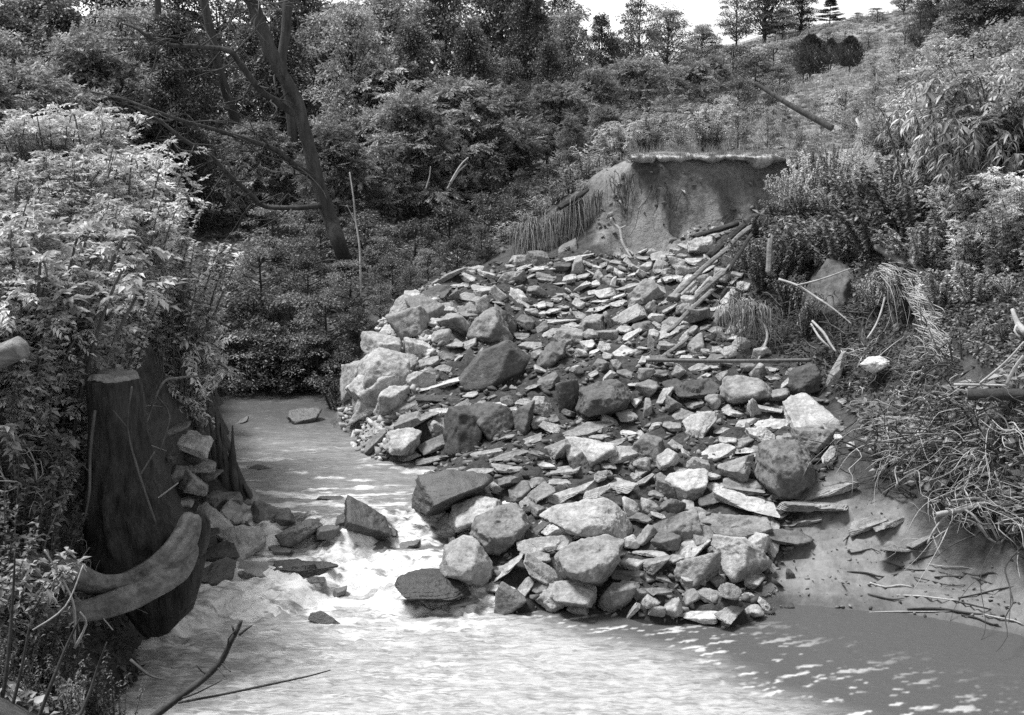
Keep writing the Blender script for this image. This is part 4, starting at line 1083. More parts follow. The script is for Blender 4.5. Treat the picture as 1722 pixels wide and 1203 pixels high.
# stems of the dead brush: a tangle nobody could count
def tangle(name, poly, n, seed, mat, Lr=(.3, 1.0), rad=.006, rise=(.05, .5), droop=.35, cl=9):
    r = np.random.default_rng(seed)
    mb = MB()
    xs, ys = [p[0] for p in poly], [p[1] for p in poly]
    done = 0
    while done < n:
        x, y = r.uniform(min(xs), max(xs)), r.uniform(min(ys), max(ys))
        if not in_poly(np.array([x]), np.array([y]), poly)[0]: continue
        b0 = T(x, y)
        az0 = r.uniform(0, 6.28); el0 = r.uniform(*rise); size = r.uniform(.5, 1.4); sp = r.uniform(.2, .9)
        for _ in range(int(r.integers(2, cl * 2))):
            b = b0 + np.r_[r.normal(0, .10, 2), r.normal(0, .02)]
            az = az0 + r.normal(0, sp); el = el0 + r.normal(0, .3); L = r.uniform(*Lr) * size
            def run(b, az, el, L, rr, lev):
                nonlocal done
                d = np.array([math.cos(az) * math.cos(el), math.sin(az) * math.cos(el) - .3, math.sin(el)])
                q = [b + d * L * k + np.array([0, 0, -droop * L * k * k]) + (r.normal(0, .06 * L, 3) if k else 0) for k in (0, .25, .5, .75, 1)]
                V, F = tube(np.array(q), np.array([1.2, 1, .85, .6, .25]) * rr, 5 if lev == 0 else 4, .06, .12, 0, done)
                mb.add(V, F); done += 1
                if lev < 1:
                    for _ in range(int(r.integers(0, 3))):
                        run(q[int(r.integers(1, 4))], az + r.normal(0, .8), el + r.normal(0, .4), L * r.uniform(.3, .6), rr * .6, lev + 1)
            run(b, az, el, L, rad * r.uniform(.4, 1.9), 0)
    return tag(mb.build(name, mat), kind="stuff")
tangle("dead_brush", [(1440,690),(1722,650),(1800,880),(1730,940),(1640,880),(1500,810),(1440,780)], 420, 301, M['twig'], rad=.0038)
tangle("dark_brush", [(1430,640),(1722,560),(1800,880),(1730,960),(1640,890),(1490,830)], 700, 302, M['bark_dark'], rad=.006)
tangle("hanging_roots", [(1230,420),(1480,430),(1500,640),(1250,610)], 340, 303, M['bark'], Lr=(.3,.9), rad=.005, rise=(-.9,.4))
tangle("bank_roots", [(0,700),(140,700),(200,1203),(0,1203)], 260, 304, M['twig'], Lr=(.3,.8), rad=.0035, rise=(.0,1.2))

pale("vine_stem", "vine", "thin pale vine twig crossing the dark face of the sawn stump", [(150,920,9.3,4),(200,880,9.2,4),(255,845,9.15,3),(300,812,9.2,2)], [(200,880,9.2,3),(215,925,9.2,3),(250,960,9.1,2)], seed=121, group='vine stems over the sawn stump')
pale("vine_stem", "vine", "pale looping vine stem left of the sawn stump over its root", [(75,925,9.0,4),(100,960,8.7,4),(125,1000,8.55,5),(128,1040,8.5,5),(140,1090,8.4,4)], [(125,1000,8.55,3),(90,985,8.6,3),(55,995,8.7,2)], [(128,1040,8.5,3),(160,1030,8.4,3),(190,1060,8.3,2)], seed=123, group='vine stems over the sawn stump')
pale("vine_stem", "vine", "dark twig arching from the slab hollow over the stump top", [(235,745,9.4,3),(270,650,9.6,4),(300,636,10.2,4),(345,632,11.5,3)], [(262,665,9.6,3),(285,700,9.6,3),(268,760,9.5,2)], mat='bark', seed=125, group='vine stems over the sawn stump')

for i, (a, b, w, m, lab) in enumerate([(P(1126,556,15.0),P(1200,486,15.4),.05,'wood',"short pale board lowest among the leaning boards"),(P(1225,455,15.6),P(1262,398,15.9),.04,'wood_dark',"dark splintered board nearest the root tangle"),(P(1100,612,14.0),P(1160,566,14.6),.04,'wood',"pale slat lying across stones above the pipe's end")]):
    plank(a, b, w, .025, M[m], lab, 20 + i, group=PK)

tangle("soil_roots", [(1255,520),(1420,500),(1560,560),(1640,650),(1560,690),(1420,660),(1260,600)], 520, 305, M['bark'], Lr=(.2,.7), rad=.005, rise=(-.5,.3), droop=.2)
tangle("dry_stalks", [(1400,560),(1560,590),(1722,690),(1700,760),(1450,700)], 300, 306, M['twig'], Lr=(.2,.7), rad=.0035, rise=(-.4,.4), droop=.2)

tangle("scarp_roots", [(1085,280),(1330,280),(1290,380),(1090,415)], 160, 307, M['bark_dark'], Lr=(.15,.5), rad=.004, rise=(-1.3,-.2), droop=.2)
pale("vine_stem", "vine", "thin vine climbing the sawn stump from its fork to the top", [(262,880,8.95,4),(235,800,8.95,4),(215,720,8.98,3),(222,650,9.0,3)], [(235,800,8.95,3),(260,760,8.95,2)], [(215,720,8.98,3),(190,690,8.95,2)], mat='bark', seed=131, group='vine stems over the sawn stump')
pale("vine_stem", "vine", "bark strip hanging down the shaded side of the sawn stump", [(160,690,8.98,5),(152,760,8.95,6),(150,830,8.9,5),(140,880,8.9,3)], mat='bark', seed=133, group='vine stems over the sawn stump')
# ------------------------------------------------------------------ leaf and grass templates (triangles)
def t_leaf(L=1.0, W=.42, fold=.10, droop=.12):
    V = np.array([[0,0,0],[W/2,.45*L,fold*L],[0,L,-droop*L],[-W/2,.45*L,fold*L]])
    return V, np.array([[0,1,2],[0,2,3]])
def t_lance(L=1.0, W=.2, droop=.35):
    V = np.array([[0,0,0],[W*.45,.3*L,.03],[W*.4,.65*L,-.10*droop],[0,L,-droop],[-W*.4,.65*L,-.10*droop],[-W*.45,.3*L,.03],[0,.3*L,-.02],[0,.65*L,-.05-.1*droop]])
    F = np.array([[0,1,6],[0,6,5],[1,2,7],[1,7,6],[6,7,4],[6,4,5],[2,3,7],[7,3,4]])
    return V, F
def t_pinnate(n=5, LL=.34, WW=.13, droop=.25, seed=0):
    """a spray: a rachis of unit length with leaflets in pairs and one at the tip"""
    r = np.random.default_rng(seed)
    Vs, Fs, k = [], [], 0
    def add(V, F):
        nonlocal k
        Vs.append(V); Fs.append(F + k); k += len(V)
    lv, lf = t_leaf(1, .4, .08, .18)
    for i in range(n):
        t = .22 + .7 * i / n
        base = np.array([0, t, -droop * t * t])
        for s in (1, -1):
            a = s * r.uniform(.85, 1.2)
            sc = LL * (1 - .35 * abs(t - .5)) * r.uniform(.85, 1.1)
            R = np.array(Euler((r.normal(-.15, .2), r.normal(0, .25), -a)).to_matrix())
            add((lv * np.array([sc * WW / LL / .4, sc, sc])) @ R.T + base, lf)
    add(lv * np.array([LL * WW / LL / .4, LL, LL]) + np.array([0, .92, -droop * .85]), lf)
    w = .012
    add(np.array([[-w,0,0],[w,0,0],[w,.5,-droop*.25],[-w,.5,-droop*.25],[0,.95,-droop*.9]]), np.array([[0,1,2],[0,2,3],[3,2,4]]))
    return np.concatenate(Vs), np.concatenate(Fs)
def t_blade(L=1.0, W=.03, bend=.5):
    V = np.array([[-W,0,0],[W,0,0],[-W*.8,.0+.12*bend,.4*L],[W*.8,.12*bend,.4*L],[-W*.5,.42*bend,.74*L],[W*.5,.42*bend,.74*L],[0,bend,.9*L]])
    return V, np.array([[0,1,3],[0,3,2],[2,3,5],[2,5,4],[4,5,6]])
def t_whorl(n=9, seed=0):
    """upright weed: a stem with long narrow leaves all the way up, one unit tall"""
    r = np.random.default_rng(seed)
    Vs, Fs, k = [], [], 0
    lv, lf = t_lance(1, .22, .3)
    for i in range(n * 3):
        t = .15 + .85 * (i / (n * 3))
        a = i * 2.4 + r.normal(0, .3)
        sc = (.34 - .2 * t) * r.uniform(.8, 1.2)
        R = np.array((Matrix.Rotation(a, 3, 'Z') @ Matrix.Rotation(r.uniform(.2, .7), 3, 'X')))
        Vs.append((lv * sc) @ R.T + np.array([0, 0, t])); Fs.append(lf + k); k += len(lv)
    w = .008
    Vs.append(np.array([[-w,0,0],[w,0,0],[0,w,0],[0,0,1]])); Fs.append(np.array([[0,1,3],[1,2,3],[2,0,3]]) + k)
    return np.concatenate(Vs), np.concatenate(Fs)

def frames(d, n):
    y = d / (np.linalg.norm(d, axis=1)[:, None] + 1e-9)
    x = np.cross(y, n); x /= np.linalg.norm(x, axis=1)[:, None] + 1e-9
    z = np.cross(x, y)
    return np.stack([x, y, z], 2)
def stamp(tm, pos, R, sc):
    V, F = tm
    sc = np.asarray(sc, float)
    if sc.ndim == 1: sc = np.repeat(sc[:, None], 3, 1)
    out = np.einsum('kij,knj->kni', R, V[None] * sc[:, None, :]) + pos[:, None, :]
    k, n = len(pos), len(V)
    return out.reshape(-1, 3), (F[None] + (np.arange(k) * n)[:, None, None]).reshape(-1, 3)
def stamps(tms, pos, R, sc, r):
    mb = MB()
    idx = r.integers(0, len(tms), len(pos))
    for i, tm in enumerate(tms):
        m = idx == i
        if m.any():
            V, F = stamp(tm, pos[m], R[m], np.asarray(sc)[m]); mb.add(V, F)
    return mb

LEAF = [t_leaf(1, .5, .1, .15), t_leaf(1, .42, .14, .05), t_leaf(1, .6, .05, .2)]
SPRAY = [t_pinnate(5, .36, .14, .3, i) for i in range(4)]
SPRAY_S = [t_pinnate(4, .40, .18, .35, i + 9) for i in range(3)]
LANCE = [t_lance(1, .22, .3), t_lance(1, .18, .55), t_lance(1, .26, .15)]
BLADE = [t_blade(1, .018, .35), t_blade(1, .014, .7), t_blade(.8, .02, .2)]
WHORL = [t_whorl(9, i) for i in range(3)]

def clump_leaves(r, c, rad, n, flat=.65, up=.7):
    """positions, outward directions and normals for N leaves of one clump"""
    u = r.normal(0, 1, (n, 3)); u /= np.linalg.norm(u, axis=1)[:, None]
    u[:, 2] = np.where(u[:, 2] < -.3, -u[:, 2] * .6, u[:, 2])
    k = r.uniform(.25, 1, n) ** .5
    pos = c + u * k[:, None] * rad * np.array([1, 1, flat])
    d = u * np.array([1, 1, .45]) + r.normal(0, .45, (n, 3)) + np.array([0, 0, -.15])
    nn = np.array([0, 0, up]) + u * .5 + r.normal(0, .45, (n, 3))
    return pos, d, nn

TREE = {}
def make_tree(key, Ht, trunk_r, base, crx, crz, ncl, clr, per, leaf, tms, leaf_mat, bark, seed, low=.0, narrow=1.0, taper_top=.3, flat=.65, lean=(0, 0)):
    """returns (trunk mesh, crown mesh): a tapered trunk with limbs reaching into leaf clumps"""
    r = np.random.default_rng(seed)
    tb = MB()
    top = np.array([lean[0], lean[1], Ht])
    def axis(t):
        return np.array([lean[0] * t ** 1.3 + .05 * Ht * .3 * math.sin(3 * t + seed), lean[1] * t ** 1.3, Ht * t])
    ts = np.linspace(0, .96, 9)
    V, F = tube(np.array([axis(t) for t in ts]), trunk_r * (1 - .88 * ts) + .01, 10, .25, .08, .05, seed)
    tb.add(V, F)
    cen, rad = [], []
    k = 0
    while k < ncl:
        t = r.uniform(base, 1.0)
        f = (t - base) / (1 - base)
        prof = (math.sin(math.pi * min(1, .15 + .85 * f) ** .8) if taper_top else 1) ** .7
        a = r.uniform(0, 2 * math.pi); rr = crx * prof * r.uniform(.25, 1.0) ** .6
        c = axis(t) + np.array([math.cos(a) * rr, math.sin(a) * rr * narrow, r.normal(0, .05 * Ht)])
        cen.append(c); rad.append(clr * r.uniform(.65, 1.3)); k += 1
    P_, D_, N_ = [], [], []
    for c, q in zip(cen, rad):
        n = int(per * r.uniform(.6, 1.3))
        a, b, d = clump_leaves(r, c, q, n, flat)
        P_.append(a); D_.append(b); N_.append(d)
        t0 = max(.12, (c[2] / Ht) - r.uniform(.08, .25))
        s = axis(t0); m = (s + c) / 2 + np.array([0, 0, -.04 * Ht * r.uniform(0, 1)])
        V, F = tube(np.array([s, m, c]), np.array([trunk_r * .34 * (1 - .6 * t0), trunk_r * .2, .008]) + .004, 6, .3, .1, 0, seed + len(P_))
        tb.add(V, F)
    pos, d, nn = map(np.concatenate, (P_, D_, N_))
    mb = stamps(tms, pos, frames(d, nn), leaf * r.uniform(.6, 1.3, len(pos)), r)
    TREE[key] = (tb.mesh("trunk", bark), mb.mesh("crown", leaf_mat), Ht)

make_tree('oak', 10, .17, .16, 3.0, 4, 120, .95, 150, .21, LEAF, M['leaf_wood'], M['bark_dark'], 1)
make_tree('oak_b', 10, .16, .12, 2.7, 4, 120, .9, 150, .19, LEAF, M['leaf_wood'], M['bark_dark'], 2)
make_tree('dark', 10, .17, .08, 2.2, 4, 115, .85, 150, .20, LEAF, M['leaf_dark'], M['bark_dark'], 3)
make_tree('sumac', 5, .08, .24, 2.1, 2, 70, .6, 44, .40, SPRAY, M['leaf_wood'], M['bark_dark'], 4, flat=.5)
make_tree('sumac_b', 5, .08, .22, 1.9, 2, 70, .55, 44, .36, SPRAY, M['leaf_wood'], M['bark'], 5, flat=.5)
make_tree('airy', 9, .12, .2, 2.4, 4, 90, .75, 110, .19, LEAF, M['leaf_dark'], M['bark_dark'], 6)
make_tree('bush', 2.0, .04, .08, 1.05, 1, 46, .36, 105, .085, LEAF, M['leaf_dark'], M['bark_dark'], 7)
make_tree('bush_b', 2.0, .04, .08, 1.0, 1, 44, .34, 100, .08, LEAF, M['leaf_mid'], M['bark_dark'], 8)
make_tree('bush_pale', 2.0, .03, .08, .95, 1, 44, .30, 90, .085, LEAF, M['leaf_pale'], M['bark'], 9)
def make_pine(key, Ht, seed):
    r = np.random.default_rng(seed)
    tb = MB(); V, F = tube(np.array([[0,0,0],[.05,0,Ht*.5],[0,0,Ht]]), np.array([.16,.11,.02]), 8, .3, .06, 0, seed); tb.add(V, F)
    P_, D_, N_ = [], [], []
    for i in range(60):
        t = r.uniform(.2, 1); L = (1.15 - t) * Ht * .42 * r.uniform(.6, 1.2); a = r.uniform(0, 6.28)
        s = np.array([0, 0, t * Ht]); e = s + np.array([math.cos(a) * L, math.sin(a) * L, L * r.uniform(-.05, .3)])
        V, F = tube(np.array([s, (s + e) / 2 - np.array([0, 0, .05 * L]), e]), np.array([.05, .03, .008]), 5, .3, 0, 0, i); tb.add(V, F)
        for q in (.4, .6, .75, .9, 1.0):
            c = s + (e - s) * q
            a1, b1, d1 = clump_leaves(r, c, .5 * (1.2 - .3 * q), 80, .4)
            P_.append(a1); D_.append(b1); N_.append(d1)
    pos, d, nn = map(np.concatenate, (P_, D_, N_))
    sc = np.stack([r.uniform(.10, .18, len(pos)), r.uniform(.25, .45, len(pos)), np.full(len(pos), .1)], 1)
    TREE[key] = (tb.mesh("trunk", M['bark_dark']), stamps(LEAF, pos, frames(d, nn), sc, r).mesh("crown", M['needle']), Ht)
make_pine('pine', 9, 12)
def make_cedar(key, Ht, seed):
    r = np.random.default_rng(seed)
    tb = MB(); V, F = tube(np.array([[0,0,0],[0,0,Ht*.6]]), np.array([.07,.03]), 8, .2, .05, 0, seed); tb.add(V, F)
    n = 5200
    t = r.uniform(0, 1, n); a = r.uniform(0, 6.28, n)
    prof = np.sin(np.pi * (.12 + .86 * t) ** .8) ** .8 * .36 * Ht
    k = np.where(r.uniform(0, 1, n) < .12, r.uniform(1.0, 1.4, n), r.uniform(.45, 1.08, n)) * (1 + .2 * np.sin(a * 3 + t * 11) + .08 * np.sin(a * 7 - t * 17))
    pos = np.stack([np.cos(a) * prof * k, np.sin(a) * prof * k, Ht * (.20 + .80 * t)], 1)
    d = np.stack([np.cos(a), np.sin(a), np.full(n, .9)], 1) + r.normal(0, .3, (n, 3))
    nn = np.stack([np.cos(a), np.sin(a), np.full(n, .2)], 1) + r.normal(0, .4, (n, 3))
    TREE[key] = (tb.mesh("trunk", M['bark_dark']), stamps(LEAF, pos, frames(d, nn), r.uniform(.09, .17, n), r).mesh("crown", M['needle']), Ht)
make_cedar('cedar', 2.6, 13)
def make_weedbush(key, Ht, nst, spread, tms, per, leaf, mat, seed, tilt=.35, dirup=.2, droop=.0, bark='bark', start=.15):
    """many stems from one foot, leafy sprays all along them"""
    r = np.random.default_rng(seed)
    tb = MB(); P_, D_, N_ = [], [], []
    for i in range(nst):
        a = r.uniform(0, 6.28); q = r.uniform(0, 1) ** .6 * spread
        b = np.array([math.cos(a) * q * .45, math.sin(a) * q * .45, -.05])
        h = Ht * r.uniform(.55, 1.0)
        e = np.array([math.cos(a) * q * (1 + tilt), math.sin(a) * q * (1 + tilt), h])
        m = (b + e) / 2 + np.array([0, 0, h * .12]); 
        e2 = e + np.array([math.cos(a), math.sin(a), 0]) * droop * h - np.array([0, 0, droop * h * .5])
        path = np.array([b, m, e, e2]) if droop else np.array([b, m, e])
        V, F = tube(path, np.linspace(.012, .004, len(path)) * (1 + .5 * (Ht > 1.4)), 5, .12, .05, 0, seed + i); tb.add(V, F)
        pts, _ = resample(path, np.ones(len(path)), .02)
        n = int(per * r.uniform(.7, 1.3))
        k = (r.uniform(start, 1, n) * (len(pts) - 1)).astype(int)
        az = r.uniform(0, 6.28, n)
        d = np.stack([np.cos(az), np.sin(az), r.normal(dirup, .3, n)], 1)
        P_.append(pts[k]); D_.append(d); N_.append(np.array([0, 0, 1]) + r.normal(0, .3, (n, 3)))
    pos, d, nn = map(np.concatenate, (P_, D_, N_))
    TREE[key] = (tb.mesh("stem", M[bark]), stamps(tms, pos, frames(d, nn), leaf * r.uniform(.55, 1.25, len(pos)), r).mesh("foliage", mat), Ht)
make_weedbush('elder', 1.6, 34, .75, SPRAY, 40, .22, M['leaf_front'], 31)
make_weedbush('elder_b', 1.6, 32, .7, SPRAY_S, 44, .19, M['leaf_front'], 32, droop=.12)
make_weedbush('elder_c', 1.6, 30, .8, LEAF, 170, .085, M['leaf_front'], 33)
make_weedbush('lance', 1.8, 30, .75, LANCE, 90, .19, M['leaf_pale'], 34, dirup=-.7, droop=.25)
make_weedbush('locust', 1.8, 28, .8, SPRAY, 46, .28, M['leaf_pale'], 35, dirup=.0, droop=.15)
make_weedbush('vine', 1.0, 26, .85, LEAF, 110, .10, M['leaf_mid'], 36, dirup=-.1)
make_weedbush('vine_pale', 1.0, 26, .85, LEAF, 120, .10, M['leaf_pale'], 46, dirup=-.1)
make_weedbush('forb', .9, 12, .35, LANCE, 24, .17, M['leaf_pale'], 37, dirup=.5)
make_weedbush('fern', .7, 22, .6, SPRAY, 16, .24, M['leaf_front'], 38, dirup=.1, droop=.3, start=.1)
make_weedbush('darkweed', 1.1, 18, .6, LEAF, 60, .085, M['leaf_dark'], 39, dirup=.1)
def make_tuft(key, n, L, mat, seed, spread=.15, hang=0.0):
    r = np.random.default_rng(seed)
    pos = np.stack([r.normal(0, spread, n), r.normal(0, spread, n), np.zeros(n)], 1)
    az = r.uniform(0, 6.28, n)
    x = np.stack([np.cos(az), np.sin(az), 0 * az], 1); y = np.stack([-np.sin(az), np.cos(az), 0 * az], 1)
    z = np.stack([r.normal(0, .25, n), r.normal(0, .25, n), np.ones(n)], 1)
    R = np.stack([x, y, z], 2)
    TREE[key] = (None, stamps(BLADE, pos, R, L * r.uniform(.5, 1.2, n), r).mesh("grass_tuft", mat), L)
make_tuft('grass', 260, .42, M['grass'], 41)

PART = {'bush': ('stem', 'foliage'), 'bush_b': ('stem', 'foliage'), 'bush_pale': ('stem', 'foliage')}
def plant(key, px, D, py_top, name, cat, desc=None, label=None, group=None, wide=1.0, z=None, sink=0.0, tilt=0.0):
    """put a plant on the ground at depth D under column px, tall enough to reach picture row py_top"""
    r = np.random.default_rng(int(px * 7 + D * 131 + py_top) & 0xffff)
    b = ground_at(px, D)
    if z is not None: b[2] = z
    top = P(px, py_top, D)[2]
    tm, cm, Ht = TREE[key]
    s = max(.15, (top - b[2])) / Ht
    b[2] -= sink
    o = empty(name, b)
    o.rotation_euler = (0, tilt, r.uniform(0, 6.28) if tilt == 0 else r.normal(0, .3))
    o.scale = (s * wide, s * wide, s)
    if tm is not None:
        link("stem" if tm.name.startswith("stem") or key in PART else "trunk", tm, o)
    link("foliage" if cm.name.startswith("foliage") or key in PART else "crown" if cm.name.startswith("crown") else "blades", cm, o)
    o["_mid"] = 0.5 * s * Ht
    return tag(o, label, cat, group=group, desc=desc if label is None else None)

# ------------------------------------------------------------------ woods
WD = 'trees of the dense woods behind the creek'
# far row, closes the sky behind the crowns
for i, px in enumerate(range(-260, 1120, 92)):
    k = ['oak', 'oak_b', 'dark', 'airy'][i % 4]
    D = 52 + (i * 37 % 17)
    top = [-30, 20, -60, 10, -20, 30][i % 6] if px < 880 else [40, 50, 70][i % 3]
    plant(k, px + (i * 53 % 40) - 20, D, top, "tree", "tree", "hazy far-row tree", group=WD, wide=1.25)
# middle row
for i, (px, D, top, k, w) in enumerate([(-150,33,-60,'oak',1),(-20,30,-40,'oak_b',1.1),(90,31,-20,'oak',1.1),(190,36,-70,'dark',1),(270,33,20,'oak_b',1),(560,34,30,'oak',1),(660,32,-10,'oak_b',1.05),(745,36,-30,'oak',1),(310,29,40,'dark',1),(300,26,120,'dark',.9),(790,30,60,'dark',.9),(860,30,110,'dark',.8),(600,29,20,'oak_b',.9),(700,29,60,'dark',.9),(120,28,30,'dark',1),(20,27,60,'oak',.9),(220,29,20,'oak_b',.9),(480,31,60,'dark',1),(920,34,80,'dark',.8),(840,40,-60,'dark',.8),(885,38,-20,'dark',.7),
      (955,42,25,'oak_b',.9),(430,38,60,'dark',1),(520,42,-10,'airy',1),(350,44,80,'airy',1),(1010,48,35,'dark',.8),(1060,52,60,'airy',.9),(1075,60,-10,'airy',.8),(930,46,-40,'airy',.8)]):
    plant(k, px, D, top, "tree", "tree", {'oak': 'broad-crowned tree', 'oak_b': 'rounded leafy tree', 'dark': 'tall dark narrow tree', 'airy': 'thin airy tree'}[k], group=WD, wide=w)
# understory of small spreading trees
US = 'small spreading trees at the wood edge'
for i, (px, D, top, k, w) in enumerate([(60,24,130,'sumac',1.2),(160,26,90,'sumac_b',1.2),(-60,22,120,'sumac_b',1.2),(250,27,170,'sumac',1.2),(440,27,220,'sumac',1.2),(690,25,180,'sumac_b',1.2),(660,29,120,'sumac',1.2),
      (770,27,150,'sumac',1.3),(850,29,165,'sumac_b',1.2),(940,31,150,'sumac',1.1),(1000,33,130,'sumac_b',1.1),(1060,35,110,'sumac',1.1),(1120,37,125,'sumac_b',1.1),(1165,40,110,'sumac',1),(1020,28,185,'sumac',.9),(1110,30,175,'sumac_b',.9),(960,26,205,'sumac_b',.9),(1200,44,105,'sumac_b',1),(560,24,230,'sumac_b',1.1),]):
    plant(k, px, D, top, "understory_tree", "small tree", {'sumac': 'small layered tree', 'sumac_b': 'small feathery-leaved tree'}[k], group=US, wide=w)
# dark bushes closing the gaps low in the woods and along the far bank
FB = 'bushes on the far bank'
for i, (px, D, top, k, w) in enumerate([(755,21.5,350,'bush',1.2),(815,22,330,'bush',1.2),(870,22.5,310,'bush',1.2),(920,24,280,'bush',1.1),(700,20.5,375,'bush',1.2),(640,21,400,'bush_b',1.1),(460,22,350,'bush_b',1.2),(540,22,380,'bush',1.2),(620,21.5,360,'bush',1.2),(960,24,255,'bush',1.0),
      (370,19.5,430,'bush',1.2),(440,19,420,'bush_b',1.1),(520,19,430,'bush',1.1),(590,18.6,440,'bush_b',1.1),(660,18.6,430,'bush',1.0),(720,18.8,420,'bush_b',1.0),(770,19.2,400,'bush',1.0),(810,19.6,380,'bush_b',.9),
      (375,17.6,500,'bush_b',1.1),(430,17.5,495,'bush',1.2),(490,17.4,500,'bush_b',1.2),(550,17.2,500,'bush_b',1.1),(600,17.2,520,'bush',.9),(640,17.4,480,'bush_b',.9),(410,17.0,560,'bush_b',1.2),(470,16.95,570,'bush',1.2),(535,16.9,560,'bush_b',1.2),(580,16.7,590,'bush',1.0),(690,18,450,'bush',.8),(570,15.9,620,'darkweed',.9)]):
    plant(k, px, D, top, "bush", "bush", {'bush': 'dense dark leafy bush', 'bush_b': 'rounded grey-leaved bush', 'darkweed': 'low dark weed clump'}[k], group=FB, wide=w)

# the leaning tree in front of the woods, with its three bare boughs
lt_o = ground_at(590, 20.5)
lean = empty("leaning_tree", lt_o)
tag(lean, "tall bare-trunked tree leaning left with long arching boughs before the woods", "tree")
def bough(name, pts, seed, mat='bark'):
    p, r = pxpath(pts); V, F = tube(p, r, 16, .07, .14, .05, seed, freq=5)
    mb = MB(); mb.add(V, F)
    g = np.random.default_rng(seed + 50)
    pp, rr = resample(p, r, .1)
    for _ in range(26 if name == "bough" else 10):
        k = int(g.uniform(.15, 1) * (len(pp) - 1)); L = g.uniform(.25, 1.1)
        d = g.normal(0, 1, 3); d[2] = d[2] * .7 - .1; d /= np.linalg.norm(d)
        q = np.array([pp[k], pp[k] + d * L * .4 + g.normal(0, .05, 3), pp[k] + d * L * .75 + g.normal(0, .1, 3), pp[k] + d * L + g.normal(0, .15, 3) - [0, 0, .1]])
        V, F = tube(q, np.array([.4, .28, .18, .06]) * min(rr[k], .05), 5, .1, .1, 0, seed + k); mb.add(V, F)
        e1 = q[2] + g.normal(0, .25, 3)
        V, F = tube(np.array([q[1], (q[1] + e1) / 2 + g.normal(0, .04, 3), e1]), np.array([.2, .13, .05]) * min(rr[k], .05), 4, .1, .1, 0, k); mb.add(V, F)
    return mb.build(name, M[mat], lean, lt_o)
_b = [(398,-90,20.5,20.8),(410,-40,20.5,20.8),(424,0,20.5,20.0),(448,67,20.5,20.0),(471,118,20.5,20.0),(498,168,20.5,20.0),(512,219,20.5,20.0),(525,269,20.5,20.8),(539,320,20.5,21.6),(556,370,20.5,22.4),(575,425,20.5,24.0)]
_px = pix(lt_o); _b.append((_px[0], _px[1] + 4, 24, 36))
bough("trunk", _b, 1, "bark_dark")
bough("bough", [(505,195,20.5,12.8),(485,185,20.5,12.0),(460,168,20.3,11.2),(438,152,20.1,10.4),(404,108,19.8,8.8),(384,86,19.5,8.0),(337,79,19.3,7.2),(286,76,19.1,6.4),(253,64,19,5.6),(232,50,18.9,4.0),(212,40,18.9,2.4)], 2, 'bark_dark')
bough("bough", [(530,300,20.5,12.0),(519,293,20.3,10.4),(488,273,20,9.6),(465,253,19.7,8.8),(428,239,19.5,8.0),(387,226,19.2,7.2),(354,216,19,6.4),(303,202,18.8,5.6),(253,184,18.5,4.8),(202,165,18.5,4.0),(152,155,18.5,2.4)], 3, 'bark_dark')
bough("bough", [(545,345,20.5,10.4),(500,350,20.2,8.0),(445,347,20,8.0),(421,327,19.8,7.2),(387,296,19.5,7.2),(354,263,19.3,7.2),(310,236,19,6.4),(270,205,18.9,5.6),(225,180,18.8,4.0)], 4, 'bark_dark')
bough("bough", [(424,10,20.5,10.4),(405,-10,20.5,9.6),(390,-30,20.5,8.8)], 5)
# other trunks seen against the woods
for i, (pts, lab) in enumerate([
    ([(336,-40,30,14),(343,0,30,14),(357,67,30,15),(374,135,30,15),(394,200,30,16),(405,300,30,18),(412,380,30,20)], "dark thin leaning trunk left of the leaning tree"),
    ([(490,-40,27,16),(485,0,27,16),(480,60,27,15),(474,110,27,15),(490,200,27,16),(500,420,27,20)], "dark trunk close behind the leaning tree's top"),
    ([(310,200,29,15),(312,260,29,15),(313,330,29,16),(314,420,29,18)], "short dark upright trunk in shade under the arching boughs"),
    ([(262,-60,31,9),(268,60,31,11),(272,140,31,13),(278,240,31,15),(280,430,31,18)], "slim dark trunk left of the short upright trunk"),
    ([(904,-40,39,5),(902,40,39,6),(900,120,39,7),(898,260,39,9)], "straight dark trunk of the tall narrow tree against the sky"),
    ([(655,-20,33,8),(650,40,33,9),(638,90,33,10),(625,200,33,12)], "slim slanting trunk among the mid-wood crowns")]):
    p, r = pxpath(pts); V, F = tube(p, r, 10, .15, .08, .03, 20 + i)
    mb = MB(); mb.add(V, F)
    tag(mb.build("slim_tree", M['bark_dark'], None, p[-1]), lab, "tree")

# ------------------------------------------------------------------ hill above the scarp
plant('dark', 1285, 96, -80, "tree", "tree", label="dark full-crowned tree on the skyline nearest the sky gap", wide=1.3)
plant('dark', 1345, 98, -30, "tree", "tree", label="dark rounded tree in the middle of the skyline clump", wide=1.3)
plant('pine', 1395, 100, 0, "pine_tree", "pine tree", label="spreading pine at the foot of the bare hill crest", wide=1.5)
plant('oak', 1315, 94, 15, "tree", "tree", label="low rounded tree at the front of the skyline clump", wide=1.6)
plant('airy', 1238, 92, -20, "tree", "tree", label="open-crowned tree at the edge of the sky gap on the skyline", wide=1.2)
plant('oak_b', 1520, 96, -40, "tree", "tree", label="leafy tree on the hill crest above the bright shrubs", wide=1.2)
plant('dark', 1575, 74, -60, "tree", "tree", label="dark tree on the hill crest beside the leafy crest tree", wide=1.2)
plant('oak', 1620, 60, -60, "tree", "tree", label="broad tree below the hill crest, behind the corner tree", wide=1.1)
plant('oak_b', 1120, 70, 20, "tree", "tree", label="rounded tree closing the foot of the sky gap", wide=1.4)
plant('oak', 1180, 74, 45, "tree", "tree", label="low broad tree under the middle of the sky gap", wide=1.5)
plant('cedar', 1362, 60, 60, "round_conifer", "conifer", label="round dark conifer on the grassy hill, nearer the skyline pines", wide=1.0)
